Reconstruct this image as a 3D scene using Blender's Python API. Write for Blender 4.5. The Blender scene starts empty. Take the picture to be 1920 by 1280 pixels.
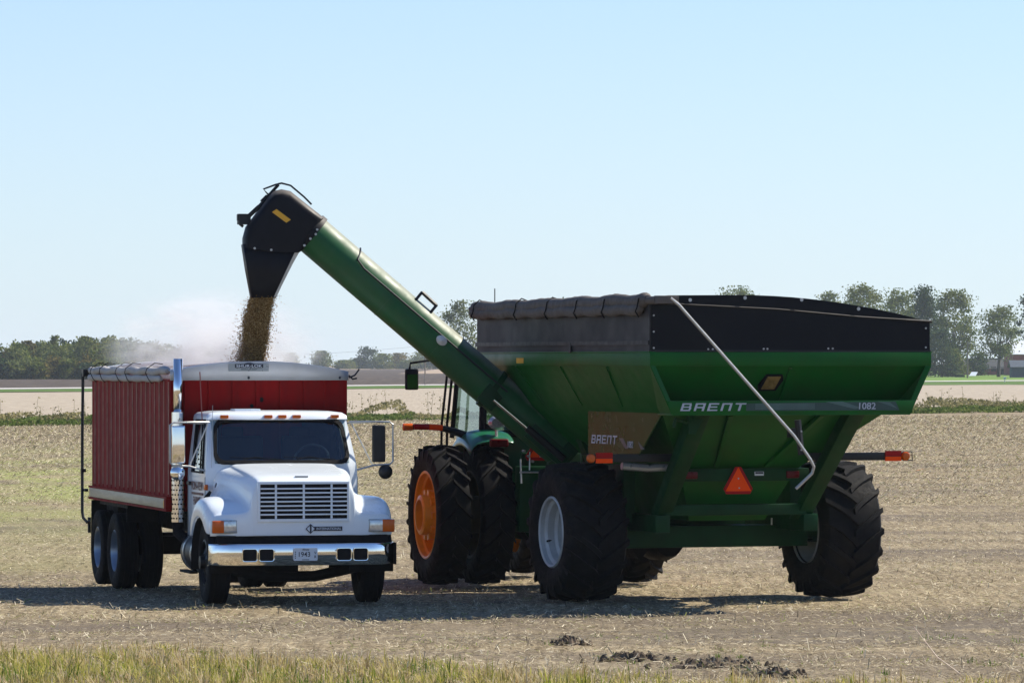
import bpy, bmesh, math, random
import numpy as np
from mathutils import Vector, Matrix

R = math.radians
random.seed(7)
rng = np.random.default_rng(11)
scene = bpy.context.scene
COL = scene.collection

# ------------------------------------------------------------------ camera
FPX, CAMH, HOR = 8800.0, 3.08, 678.0        # focal length in pixels of a 1920 wide frame, eye height, horizon row
cam_d = bpy.data.cameras.new('camera')
cam = bpy.data.objects.new('camera', cam_d)
COL.objects.link(cam)
cam_d.sensor_width = 36.0
cam_d.lens = 36.0 * FPX / 1920.0
cam_d.clip_start = 1.0
cam_d.clip_end = 20000.0
cam.location = (0, 0, CAMH)
cam.rotation_euler = (R(90) + math.atan((HOR - 640) / FPX), 0, 0)
scene.camera = cam


def wx(px, Y):
    """world X of something standing at depth Y in picture column px"""
    return (px - 960.0) / FPX * Y


def gy(row):
    """depth at which level ground shows in picture row `row`"""
    return FPX * CAMH / (row - HOR)


def ground_z(x, y):
    """gentle lie of the near field (a shallow dip round the back of the truck)"""
    x = np.asarray(x, float); y = np.asarray(y, float)
    d = ((x + 5.2) / 5.0) ** 2 + ((y - 68.5) / 5.0) ** 2
    z = -0.13 * np.exp(-d)
    return z


# ------------------------------------------------------------------ materials
def _new(name):
    m = bpy.data.materials.new(name)
    m.use_nodes = True
    nt = m.node_tree
    for n in list(nt.nodes):
        nt.nodes.remove(n)
    out = nt.nodes.new('ShaderNodeOutputMaterial')
    return m, nt, out


def _ramp(nt, stops, interp='LINEAR'):
    r = nt.nodes.new('ShaderNodeValToRGB')
    cr = r.color_ramp
    cr.interpolation = interp
    while len(cr.elements) < len(stops):
        cr.elements.new(0.5)
    for e, (p, c) in zip(cr.elements, stops):
        e.position = p
        e.color = tuple(c) + (1.0,) if len(c) == 3 else c
    return r


def _noise(nt, vec, scale, detail=5.0, rough=0.55):
    n = nt.nodes.new('ShaderNodeTexNoise')
    n.inputs['Scale'].default_value = scale
    n.inputs['Detail'].default_value = detail
    n.inputs['Roughness'].default_value = rough
    if vec is not None:
        nt.links.new(vec, n.inputs['Vector'])
    return n


def _mix(nt, fac, a, b, mode='MIX'):
    m = nt.nodes.new('ShaderNodeMix')
    m.data_type = 'RGBA'
    m.blend_type = mode
    for sock, val in ((m.inputs[0], fac), (m.inputs[6], a), (m.inputs[7], b)):
        if hasattr(val, 'links') or isinstance(val, bpy.types.NodeSocket):
            nt.links.new(val, sock)
        elif isinstance(val, (int, float)):
            sock.default_value = val
        else:
            sock.default_value = tuple(val) + (1.0,)
    return m.outputs[2]


def pm(name, col, rough=0.5, metal=0.0, var=0.12, vscale=4.0, bump=0.0, bscale=60.0, spec=0.5, coat=0.0,
       dirt=None, dirt_amt=0.0, dirt_scale=3.0, top_dust=None, top_amt=0.0, stretch=None):
    m, nt, out = _new(name)
    b = nt.nodes.new('ShaderNodeBsdfPrincipled')
    nt.links.new(b.outputs[0], out.inputs[0])
    tc = nt.nodes.new('ShaderNodeTexCoord')
    vec = tc.outputs['Object']
    if stretch:
        mp = nt.nodes.new('ShaderNodeMapping')
        mp.inputs['Scale'].default_value = stretch
        nt.links.new(vec, mp.inputs[0])
        vec = mp.outputs[0]
    n1 = _noise(nt, vec, vscale)
    lo = [max(0.0, c * (1 - var)) for c in col]
    hi = [min(1.0, c * (1 + var)) for c in col]
    rp = _ramp(nt, [(0.3, lo), (0.7, hi)])
    nt.links.new(n1.outputs[0], rp.inputs[0])
    c = rp.outputs[0]
    if dirt is not None:
        n2 = _noise(nt, vec, dirt_scale, 7, 0.65)
        r2 = _ramp(nt, [(0.42, (0, 0, 0)), (0.72, (dirt_amt,) * 3)])
        nt.links.new(n2.outputs[0], r2.inputs[0])
        c = _mix(nt, r2.outputs[0], c, dirt)
    if top_dust is not None:
        g = nt.nodes.new('ShaderNodeNewGeometry')
        sx = nt.nodes.new('ShaderNodeSeparateXYZ')
        nt.links.new(g.outputs['Normal'], sx.inputs[0])
        n3 = _noise(nt, tc.outputs['Object'], 2.2, 6)
        ad = nt.nodes.new('ShaderNodeMath'); ad.operation = 'MULTIPLY_ADD'
        nt.links.new(n3.outputs[0], ad.inputs[0]); ad.inputs[1].default_value = 0.5
        nt.links.new(sx.outputs[2], ad.inputs[2])
        r3 = _ramp(nt, [(0.62, (0, 0, 0)), (1.0, (top_amt,) * 3)])
        nt.links.new(ad.outputs[0], r3.inputs[0])
        c = _mix(nt, r3.outputs[0], c, top_dust)
    nt.links.new(c, b.inputs['Base Color'])
    b.inputs['Metallic'].default_value = metal
    b.inputs['Specular IOR Level'].default_value = spec
    b.inputs['Coat Weight'].default_value = coat
    b.inputs['Coat Roughness'].default_value = 0.08
    rr = _ramp(nt, [(0.25, (max(0.02, rough * 0.8),) * 3), (0.75, (min(1, rough * 1.2),) * 3)])
    n4 = _noise(nt, vec, vscale * 2.7)
    nt.links.new(n4.outputs[0], rr.inputs[0])
    nt.links.new(rr.outputs[0], b.inputs['Roughness'])
    if bump:
        n5 = _noise(nt, tc.outputs['Object'], bscale, 4)
        bp = nt.nodes.new('ShaderNodeBump')
        bp.inputs['Strength'].default_value = bump
        bp.inputs['Distance'].default_value = 0.02
        nt.links.new(n5.outputs[0], bp.inputs['Height'])
        nt.links.new(bp.outputs[0], b.inputs['Normal'])
    return m


def island_mat(name, stops, rough=0.8, transl=0.0, region=None):
    """every separate leaf / blade / straw takes its own colour from the ramp"""
    m, nt, out = _new(name)
    g = nt.nodes.new('ShaderNodeNewGeometry')
    rp = _ramp(nt, stops)
    nt.links.new(g.outputs['Random Per Island'], rp.inputs[0])
    cout = rp.outputs[0]
    if region:      # (scale, colour, amount): some tufts / boughs are of another tint
        tc = nt.nodes.new('ShaderNodeTexCoord'); nz = _noise(nt, tc.outputs['Object'], region[0], 3)
        rr = _ramp(nt, [(.42, (0, 0, 0)), (.62, (region[2],) * 3)]); nt.links.new(nz.outputs[0], rr.inputs[0])
        cout = _mix(nt, rr.outputs[0], cout, region[1])
    d = nt.nodes.new('ShaderNodeBsdfDiffuse')
    nt.links.new(cout, d.inputs[0])
    sh = d.outputs[0]
    if transl:
        t = nt.nodes.new('ShaderNodeBsdfTranslucent')
        nt.links.new(cout, t.inputs[0])
        mx = nt.nodes.new('ShaderNodeMixShader')
        mx.inputs[0].default_value = transl
        nt.links.new(sh, mx.inputs[1]); nt.links.new(t.outputs[0], mx.inputs[2])
        sh = mx.outputs[0]
    gl = nt.nodes.new('ShaderNodeBsdfGlossy')
    gl.inputs['Roughness'].default_value = 0.45
    mx = nt.nodes.new('ShaderNodeMixShader')
    mx.inputs[0].default_value = 0.0 if rough > 0.7 else 0.06
    nt.links.new(sh, mx.inputs[1]); nt.links.new(gl.outputs[0], mx.inputs[2])
    nt.links.new(mx.outputs[0], out.inputs[0])
    return m


def glass_mat(name, tint, refl=0.12):
    m, nt, out = _new(name)
    t = nt.nodes.new('ShaderNodeBsdfTransparent'); t.inputs[0].default_value = tuple(tint) + (1,)
    g = nt.nodes.new('ShaderNodeBsdfGlossy'); g.inputs['Roughness'].default_value = 0.02
    f = nt.nodes.new('ShaderNodeLayerWeight'); f.inputs[0].default_value = 0.25
    ad = nt.nodes.new('ShaderNodeMath'); ad.operation = 'MULTIPLY_ADD'; ad.use_clamp = True
    nt.links.new(f.outputs['Fresnel'], ad.inputs[0]); ad.inputs[1].default_value = 0.8; ad.inputs[2].default_value = refl
    mx = nt.nodes.new('ShaderNodeMixShader')
    nt.links.new(ad.outputs[0], mx.inputs[0]); nt.links.new(t.outputs[0], mx.inputs[1]); nt.links.new(g.outputs[0], mx.inputs[2])
    nt.links.new(mx.outputs[0], out.inputs[0])
    return m


DUST = (0.30, 0.25, 0.19)
M = {}
M['white'] = pm('white_paint', (0.74, 0.80, 0.85), 0.25, var=0.012, vscale=1.0, coat=0.4)
M['red'] = pm('red_paint', (0.235, 0.006, 0.006), 0.6, var=0.18, spec=0.05, dirt=(0.13, 0.012, 0.010), dirt_amt=0.6, dirt_scale=3.5, stretch=(1, 1, 0.35))
M['worn'] = pm('worn_edge', (0.50, 0.34, 0.26), 0.5, var=0.3, vscale=9)
M['cream'] = pm('cream_rail', (0.46, 0.40, 0.28), 0.4, var=0.1, dirt=(0.28, 0.2, 0.1), dirt_amt=0.6, dirt_scale=2.2, stretch=(0.4, 1, 3))
M['alu'] = pm('dull_aluminium', (0.50, 0.52, 0.55), 0.45, metal=0.35, var=0.06, vscale=2, dirt=(0.36, 0.36, 0.36), dirt_amt=0.4)
M['canvas'] = pm('grey_canvas', (0.40, 0.38, 0.36), 0.85, var=0.12, vscale=8, bump=0.5, bscale=18)
M['tarp'] = pm('dusty_tarp', (0.10, 0.085, 0.073), 0.85, var=0.16, vscale=5, bump=0.5, bscale=14)
M['black'] = pm('black_paint', (0.008, 0.008, 0.010), 0.45, var=0.2, spec=0.35)
M['mblack'] = pm('matt_black', (0.005, 0.005, 0.006), 0.75, var=0.25, bump=0.2, spec=0.2)
M['rubber'] = pm('tyre_rubber', (0.009, 0.009, 0.010), 0.7, var=0.25, vscale=7, bump=0.25, bscale=50, spec=0.08, dirt=(0.030, 0.027, 0.024), dirt_amt=0.4, dirt_scale=4)
M['truck_rubber'] = pm('road_tyre_rubber', (0.007, 0.007, 0.008), 0.75, var=0.2, vscale=7, spec=0.08)
M['gloss_green'] = pm('glossy_green_paint', (0.006, 0.075, 0.018), 0.25, var=0.1, vscale=1.6, coat=0.0, spec=0.12)
M['green'] = pm('green_paint', (0.004, 0.092, 0.011), 0.36, var=0.14, vscale=1.6, coat=0.0, spec=0.14, dirt=(0.020, 0.062, 0.014), dirt_amt=0.5, dirt_scale=2.6, top_dust=(0.20, 0.17, 0.12), top_amt=0.5)
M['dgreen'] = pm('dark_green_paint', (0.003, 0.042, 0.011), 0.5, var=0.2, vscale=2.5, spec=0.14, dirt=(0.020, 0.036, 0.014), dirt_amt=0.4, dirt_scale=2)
M['auger'] = pm('auger_green', (0.006, 0.085, 0.022), 0.5, var=0.18, vscale=2.2, spec=0.3, dirt=(0.05, 0.085, 0.04), dirt_amt=0.4, dirt_scale=1.8,
                top_dust=(0.36, 0.34, 0.28), top_amt=0.75)
M['tgreen'] = pm('tractor_green', (0.012, 0.12, 0.055), 0.32, var=0.1, coat=0.4)
M['hoodblack'] = pm('spout_black', (0.005, 0.005, 0.008), 0.55, var=0.2, vscale=3, spec=0.2, top_dust=(0.16, 0.14, 0.12), top_amt=0.75)
M['ext'] = pm('extension_black', (0.004, 0.005, 0.008), 0.5, var=0.15, vscale=1.2, spec=0.15, dirt=(0.009, 0.008, 0.009), dirt_amt=0.5, dirt_scale=1.0)
M['extdust'] = pm('extension_dusty', (0.018, 0.018, 0.021), 0.5, var=0.15, vscale=1.0, spec=0.2, dirt=(0.055, 0.048, 0.046), dirt_amt=0.6, dirt_scale=0.9)
M['chrome'] = pm('chrome', (0.85, 0.84, 0.82), 0.06, metal=1.0, var=0.03, bump=0.02, bscale=3)
M['steel'] = pm('galvanised_steel', (0.45, 0.45, 0.44), 0.42, metal=0.7, var=0.12, vscale=12)
M['orange'] = pm('amber_lens', (0.56, 0.10, 0.005), 0.2, var=0.1, spec=0.3)
M['redlens'] = pm('red_lens', (0.11, 0.004, 0.006), 0.3, var=0.1, spec=0.2)
M['smv'] = pm('fluorescent_orange', (1.0, 0.085, 0.008), 0.5, var=0.03, spec=0.05)
M['smvred'] = pm('reflective_red', (0.36, 0.008, 0.010), 0.35, var=0.08, spec=0.1)
M['yellow'] = pm('yellow_wheel_paint', (0.92, 0.40, 0.008), 0.36, var=0.08, dirt=(0.42, 0.2, 0.05), dirt_amt=0.4, dirt_scale=3)
M['olive'] = pm('shaded_inner_rim', (0.09, 0.055, 0.012), 0.6, var=0.3, dirt=(0.03, 0.025, 0.015), dirt_amt=0.7)  # inner rims and hubs: deep shade between the duals painted into the yellow
M['ydecal'] = pm('yellow_decal', (0.72, 0.36, 0.01), 0.4, var=0.05)
M['rimwhite'] = pm('rim_white', (0.48, 0.49, 0.48), 0.4, var=0.08, dirt=(0.28, 0.27, 0.24), dirt_amt=0.5, dirt_scale=3)
M['rimsteel'] = pm('rim_steel', (0.28, 0.32, 0.38), 0.35, metal=0.6, var=0.12)
M['lens'] = pm('clear_lens', (0.55, 0.57, 0.58), 0.1, metal=0.5, var=0.25, vscale=22)
M['bezel'] = pm('lamp_bezel', (0.30, 0.32, 0.33), 0.3, metal=0.5, var=0.1)
M['decal'] = pm('silver_decal', (0.42, 0.45, 0.50), 0.4, var=0.08)
M['decaldark'] = pm('dark_decal', (0.010, 0.045, 0.040), 0.35, var=0.2)
M['decalmid'] = pm('grey_green_decal', (0.055, 0.11, 0.10), 0.35, var=0.15)
M['plate'] = pm('plate_white', (0.62, 0.66, 0.70), 0.4, var=0.03)
M['ink'] = pm('dark_ink', (0.015, 0.016, 0.03), 0.5, var=0.1)
M['redink'] = pm('maroon_lettering', (0.10, 0.022, 0.020), 0.5, var=0.2)
M['inside'] = pm('cab_lining', (0.050, 0.055, 0.058), 0.8, var=0.15)
M['seat'] = pm('seat_vinyl', (0.022, 0.026, 0.030), 0.6, var=0.15)
M['glass'] = glass_mat('windscreen_glass', (0.46, 0.55, 0.56), 0.08)
M['tglass'] = glass_mat('tractor_glass', (0.62, 0.80, 0.78), 0.22)
M['amberglass'] = pm('sight_window', (0.22, 0.15, 0.05), 0.25, var=0.4, vscale=9)
M['mirror'] = pm('mirror_glass', (0.9, 0.9, 0.9), 0.03, metal=1.0, var=0.01)
M['grain'] = island_mat('soybean', [(0, (0.17, 0.09, 0.032)), (0.5, (0.36, 0.21, 0.075)), (1, (0.68, 0.47, 0.20))])
M['ant'] = pm('antenna_red', (0.25, 0.06, 0.05), 0.5, var=0.2)


# ------------------------------------------------------------------ mesh helper
class MB:
    def __init__(self):
        self.v, self.f, self.m = [], [], []

    def add(self, vs, fs, mi=0):
        o = len(self.v)
        self.v += [tuple(p) for p in vs]
        for q in fs:
            self.f.append(tuple(i + o for i in q))
            self.m.append(mi)
        return self

    def box(self, c, s, rot=None, mi=0):
        x, y, z = s[0] / 2, s[1] / 2, s[2] / 2
        vs = [Vector(p) for p in ((-x, -y, -z), (x, -y, -z), (x, y, -z), (-x, y, -z), (-x, -y, z), (x, -y, z), (x, y, z), (-x, y, z))]
        if rot is not None:
            vs = [rot @ p for p in vs]
        c = Vector(c)
        return self.add([p + c for p in vs], [(0, 3, 2, 1), (4, 5, 6, 7), (0, 1, 5, 4), (1, 2, 6, 5), (2, 3, 7, 6), (3, 0, 4, 7)], mi)

    def rings(self, rs, closed=True, cap0=True, cap1=True, mi=0, skip=None):
        n = len(rs[0]); vs = [p for r in rs for p in r]; fs = []
        for i in range(len(rs) - 1):
            for j in range(n if closed else n - 1):
                if skip and skip(i, j):
                    continue
                k = (j + 1) % n
                fs.append((i * n + j, i * n + k, (i + 1) * n + k, (i + 1) * n + j))
        if closed and cap0:
            fs.append(tuple(reversed(range(n))))
        if closed and cap1:
            fs.append(tuple((len(rs) - 1) * n + j for j in range(n)))
        return self.add(vs, fs, mi)

    def cyl(self, p0, p1, r0, r1=None, n=16, cap=True, mi=0):
        r1 = r0 if r1 is None else r1
        p0, p1 = Vector(p0), Vector(p1)
        a = (p1 - p0).normalized()
        u = a.orthogonal().normalized(); w = a.cross(u)
        rr = []
        for p, r in ((p0, r0), (p1, r1)):
            rr.append([p + r * (math.cos(2 * math.pi * i / n) * u + math.sin(2 * math.pi * i / n) * w) for i in range(n)])
        return self.rings(rr, True, cap, cap, mi)

    def tube(self, pts, r, n=8, mi=0):
        pts = [Vector(p) for p in pts]
        rr = []; u = None
        for i, p in enumerate(pts):
            a = (pts[min(i + 1, len(pts) - 1)] - pts[max(i - 1, 0)]).normalized()
            u = a.orthogonal().normalized() if u is None else (u - a * u.dot(a)).normalized()
            w = a.cross(u)
            q = r[i] if isinstance(r, (list, tuple)) else r
            rr.append([p + q * (math.cos(2 * math.pi * k / n) * u + math.sin(2 * math.pi * k / n) * w) for k in range(n)])
        return self.rings(rr, True, True, True, mi)

    def lathe(self, prof, c=(0, 0, 0), axis='y', n=40, mi=0):
        """prof: (radius, position along the axis)"""
        c = Vector(c); rr = []
        for r, h in prof:
            ring = []
            for i in range(n):
                a = 2 * math.pi * i / n
                if axis == 'y':
                    q = Vector((r * math.cos(a), h, r * math.sin(a)))
                elif axis == 'x':
                    q = Vector((h, r * math.cos(a), r * math.sin(a)))
                else:
                    q = Vector((r * math.cos(a), r * math.sin(a), h))
                ring.append(c + q)
            rr.append(ring)
        return self.rings(rr, True, False, False, mi)

    def grid(self, rows, mi=0):
        return self.rings(rows, closed=False, mi=mi)

    def slab(self, pts, t, mi=0):
        """flat polygon given thickness t along its normal (both ways t/2)"""
        pts = [Vector(p) for p in pts]
        nrm = Vector((0, 0, 0))
        for i in range(len(pts)):
            a, b = pts[i], pts[(i + 1) % len(pts)]
            nrm += Vector(((a.y - b.y) * (a.z + b.z), (a.z - b.z) * (a.x + b.x), (a.x - b.x) * (a.y + b.y)))
        nrm.normalize()
        return self.rings([[p - nrm * t / 2 for p in pts], [p + nrm * t / 2 for p in pts]], True, True, True, mi)

    def build(self, name, mats, parent=None, bevel=0.0, seg=2, smooth=38, subsurf=0, solid=0.0, recalc=True, loc=None):
        bm = bmesh.new()
        bv = [bm.verts.new(p) for p in self.v]
        for q, mi in zip(self.f, self.m):
            try:
                fc = bm.faces.new([bv[i] for i in q]); fc.material_index = mi
            except ValueError:
                pass
        if recalc:
            bmesh.ops.recalc_face_normals(bm, faces=bm.faces[:])
        if bevel:
            es = [e for e in bm.edges if len(e.link_faces) == 2 and e.calc_face_angle(0) > R(25)]
            bmesh.ops.bevel(bm, geom=es, offset=bevel, segments=seg, profile=0.6, affect='EDGES', clamp_overlap=True)
        if smooth:
            for fc in bm.faces:
                fc.smooth = True
            for e in bm.edges:
                if len(e.link_faces) == 2 and e.calc_face_angle(0) > R(smooth):
                    e.smooth = False
        me = bpy.data.meshes.new(name)
        bm.to_mesh(me); bm.free()
        for mt in (mats if isinstance(mats, (list, tuple)) else [mats]):
            me.materials.append(mt)
        o = bpy.data.objects.new(name, me)
        COL.objects.link(o)
        if parent is not None:
            o.parent = parent
        if loc is not None:
            o.location = loc
        if solid:
            md = o.modifiers.new('thickness', 'SOLIDIFY'); md.thickness = solid; md.offset = 0
        if subsurf:
            md = o.modifiers.new('smooth', 'SUBSURF'); md.levels = subsurf; md.render_levels = subsurf
        return o


def build_each(mb, name, mats, parent=None, **k):
    """every connected piece becomes a mesh of its own"""
    par = list(range(len(mb.v)))
    def find(i):
        while par[i] != i:
            par[i] = par[par[i]]; i = par[i]
        return i
    for q in mb.f:
        a = find(q[0])
        for i in q[1:]:
            par[find(i)] = a
    groups = {}
    for q, mi in zip(mb.f, mb.m):
        groups.setdefault(find(q[0]), []).append((q, mi))
    out = []
    for g in groups.values():
        m2 = MB(); idx = {}
        for q, mi in g:
            for i in q:
                if i not in idx:
                    idx[i] = len(m2.v); m2.v.append(mb.v[i])
            m2.f.append(tuple(idx[i] for i in q)); m2.m.append(mi)
        out.append(m2.build(name, mats, parent, **k))
    return out


def tag(o, label=None, cat=None, group=None, kind=None):
    if label: o['label'] = label
    if cat: o['category'] = cat
    if group: o['group'] = group
    if kind: o['kind'] = kind
    return o


def empty(name, loc=(0, 0, 0), rz=0.0, parent=None):
    o = bpy.data.objects.new(name, None)
    o.empty_display_size = 0.3
    COL.objects.link(o)
    o.location = loc
    o.rotation_euler = (0, 0, rz)
    if parent is not None:
        o.parent = parent
    return o


def copy_tree(o, parent=None):
    c = o.copy(); COL.objects.link(c)
    if parent is not None:
        c.parent = parent
    for ch in list(o.children):
        copy_tree(ch, c)
    return c


def raw_mesh(name, verts, faces_flat, per, mat_, parent=None, smooth=False):
    """fast mesh from numpy: every face has `per` corners"""
    me = bpy.data.meshes.new(name)
    nv = len(verts); nf = len(faces_flat) // per
    me.vertices.add(nv); me.vertices.foreach_set('co', np.asarray(verts, np.float32).ravel())
    me.loops.add(nf * per); me.loops.foreach_set('vertex_index', np.asarray(faces_flat, np.int32))
    me.polygons.add(nf)
    me.polygons.foreach_set('loop_start', np.arange(0, nf * per, per, dtype=np.int32))
    me.update(calc_edges=True)
    if smooth:
        me.polygons.foreach_set('use_smooth', np.ones(nf, bool))
    me.materials.append(mat_)
    o = bpy.data.objects.new(name, me); COL.objects.link(o)
    if parent is not None:
        o.parent = parent
    return o


def text(name, s, size, mt, parent, loc, xd, yd, sx=1.0, shear=0.0, ext=0.0015, space=1.0):
    cu = bpy.data.curves.new(name, 'FONT')
    cu.body = s; cu.size = size; cu.align_x = 'CENTER'; cu.align_y = 'CENTER'
    cu.extrude = ext; cu.shear = shear; cu.space_character = space
    cu.offset = 0.006 * size
    tmp = bpy.data.objects.new('tmp', cu); COL.objects.link(tmp)
    dg = bpy.context.evaluated_depsgraph_get()
    me = bpy.data.meshes.new_from_object(tmp.evaluated_get(dg))
    bpy.data.objects.remove(tmp)
    me.name = name
    x = Vector(xd).normalized(); y = Vector(yd); y = (y - x * y.dot(x)).normalized(); z = x.cross(y)
    mtx = Matrix(((x.x, y.x, z.x, 0), (x.y, y.y, z.y, 0), (x.z, y.z, z.z, 0), (0, 0, 0, 1)))
    me.transform(Matrix.Diagonal((sx, 1, 1, 1)))
    me.transform(mtx); me.transform(Matrix.Translation(loc))
    me.materials.clear(); me.materials.append(mt)
    o = bpy.data.objects.new(name, me); COL.objects.link(o)
    o.parent = parent
    return o


STROKES = {  # stylised wide capitals: bars (x0,y0,x1,y1) in a 1 x 1 cell
    'B': [(0, 0, .22, 1), (.22, .82, .9, 1), (.22, .42, .95, .58), (.22, 0, .95, .17), (.78, .17, 1, .42), (.74, .58, .95, .82)],
    'R': [(0, 0, .22, 1), (.22, .82, 1, 1), (.78, 0, 1, .82), (.22, .36, .78, .54)],
    'E': [(0, 0, .22, 1), (.22, .82, 1, 1), (.22, .42, .9, .58), (.22, 0, 1, .17)],
    'N': [(0, 0, .22, 1), (.22, .82, 1, 1), (.78, 0, 1, .82)],
    'T': [(0, .82, 1.05, 1), (.41, 0, .64, .82)],
}


def stroke_word(name, s, mt, parent, org, xd, yd, nrm, cw, ch, gap, shear=0.25, t=0.003):
    mb = MB(); org, xd, yd, nrm = Vector(org), Vector(xd).normalized(), Vector(yd).normalized(), Vector(nrm).normalized()
    for i, c in enumerate(s):
        for x0, y0, x1, y1 in STROKES[c]:
            q = [(x0, y0), (x1, y0), (x1, y1), (x0, y1)]
            pts = [org + xd * (i * (cw + gap) + a * cw + b * ch * shear) + yd * (b * ch) + nrm * t for a, b in q]
            mb.add(pts, [(0, 1, 2, 3)])
    return mb.build(name, mt, parent, smooth=0)


# ------------------------------------------------------------------ wheels
def ag_tyre(D, W, rim_r, nl, lug_h, sweep, lw, dirn):
    mb = MB(); Ro = D / 2; h = W / 2; rc = Ro - lug_h
    half = [(rim_r - 0.01, h * 0.80), (rim_r + 0.03, h * 0.90), (rim_r + 0.12, h * 0.99), (rim_r + 0.6 * (rc - rim_r), h * 1.0),
            (rc - 0.07, h * 0.97), (rc - 0.025, h * 0.88), (rc - 0.008, h * 0.6), (rc, h * 0.2)]
    prof = [(r, y) for r, y in half] + [(r, -y) for r, y in reversed(half)]
    mb.lathe(prof, n=64)
    for s in (-1, 1):
        for i in range(nl):
            th0 = 2 * math.pi * (i + (0.5 if s > 0 else 0.0)) / nl
            rr = []
            ts = [0, 0.15, 0.35, 0.55, 0.75, 0.9, 1.0, 1.0]
            for k, t in enumerate(ts):
                y = s * (-0.05 * h + t * 1.03 * h)
                a = th0 + dirn * sweep * (t ** 0.85)
                top = Ro - 0.030 * (t ** 2) * (W / 0.6)
                bot = rc - 0.03 - (0.06 if t > 0.85 else 0)
                if k == len(ts) - 1:
                    y = s * 1.035 * h; top = Ro - 0.17; bot = Ro - 0.22; a += dirn * 0.02
                hw = lw / Ro / 2 * (1.15 if t < 0.2 else 1.0)
                rr.append([Vector((r * math.cos(q), y, r * math.sin(q))) for q, r in
                           ((a - hw, bot), (a - hw * 0.72, top), (a + hw * 0.72, top), (a + hw, bot))])
            mb.rings(rr)
    return mb


def road_tyre(D, W, rim_r):
    mb = MB(); Ro = D / 2; h = W / 2
    half = [(rim_r - 0.01, h * 0.75), (rim_r + 0.02, h * 0.9), (rim_r + 0.45 * (Ro - rim_r), h), (Ro - 0.05, h * 0.93), (Ro - 0.012, h * 0.84),
            (Ro, h * 0.72), (Ro, h * 0.48), (Ro - 0.014, h * 0.46), (Ro - 0.014, h * 0.40), (Ro, h * 0.38), (Ro, h * 0.1), (Ro - 0.014, h * 0.08)]
    mb.lathe(half + [(r, -y) for r, y in reversed(half)], n=56)
    return mb

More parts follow.
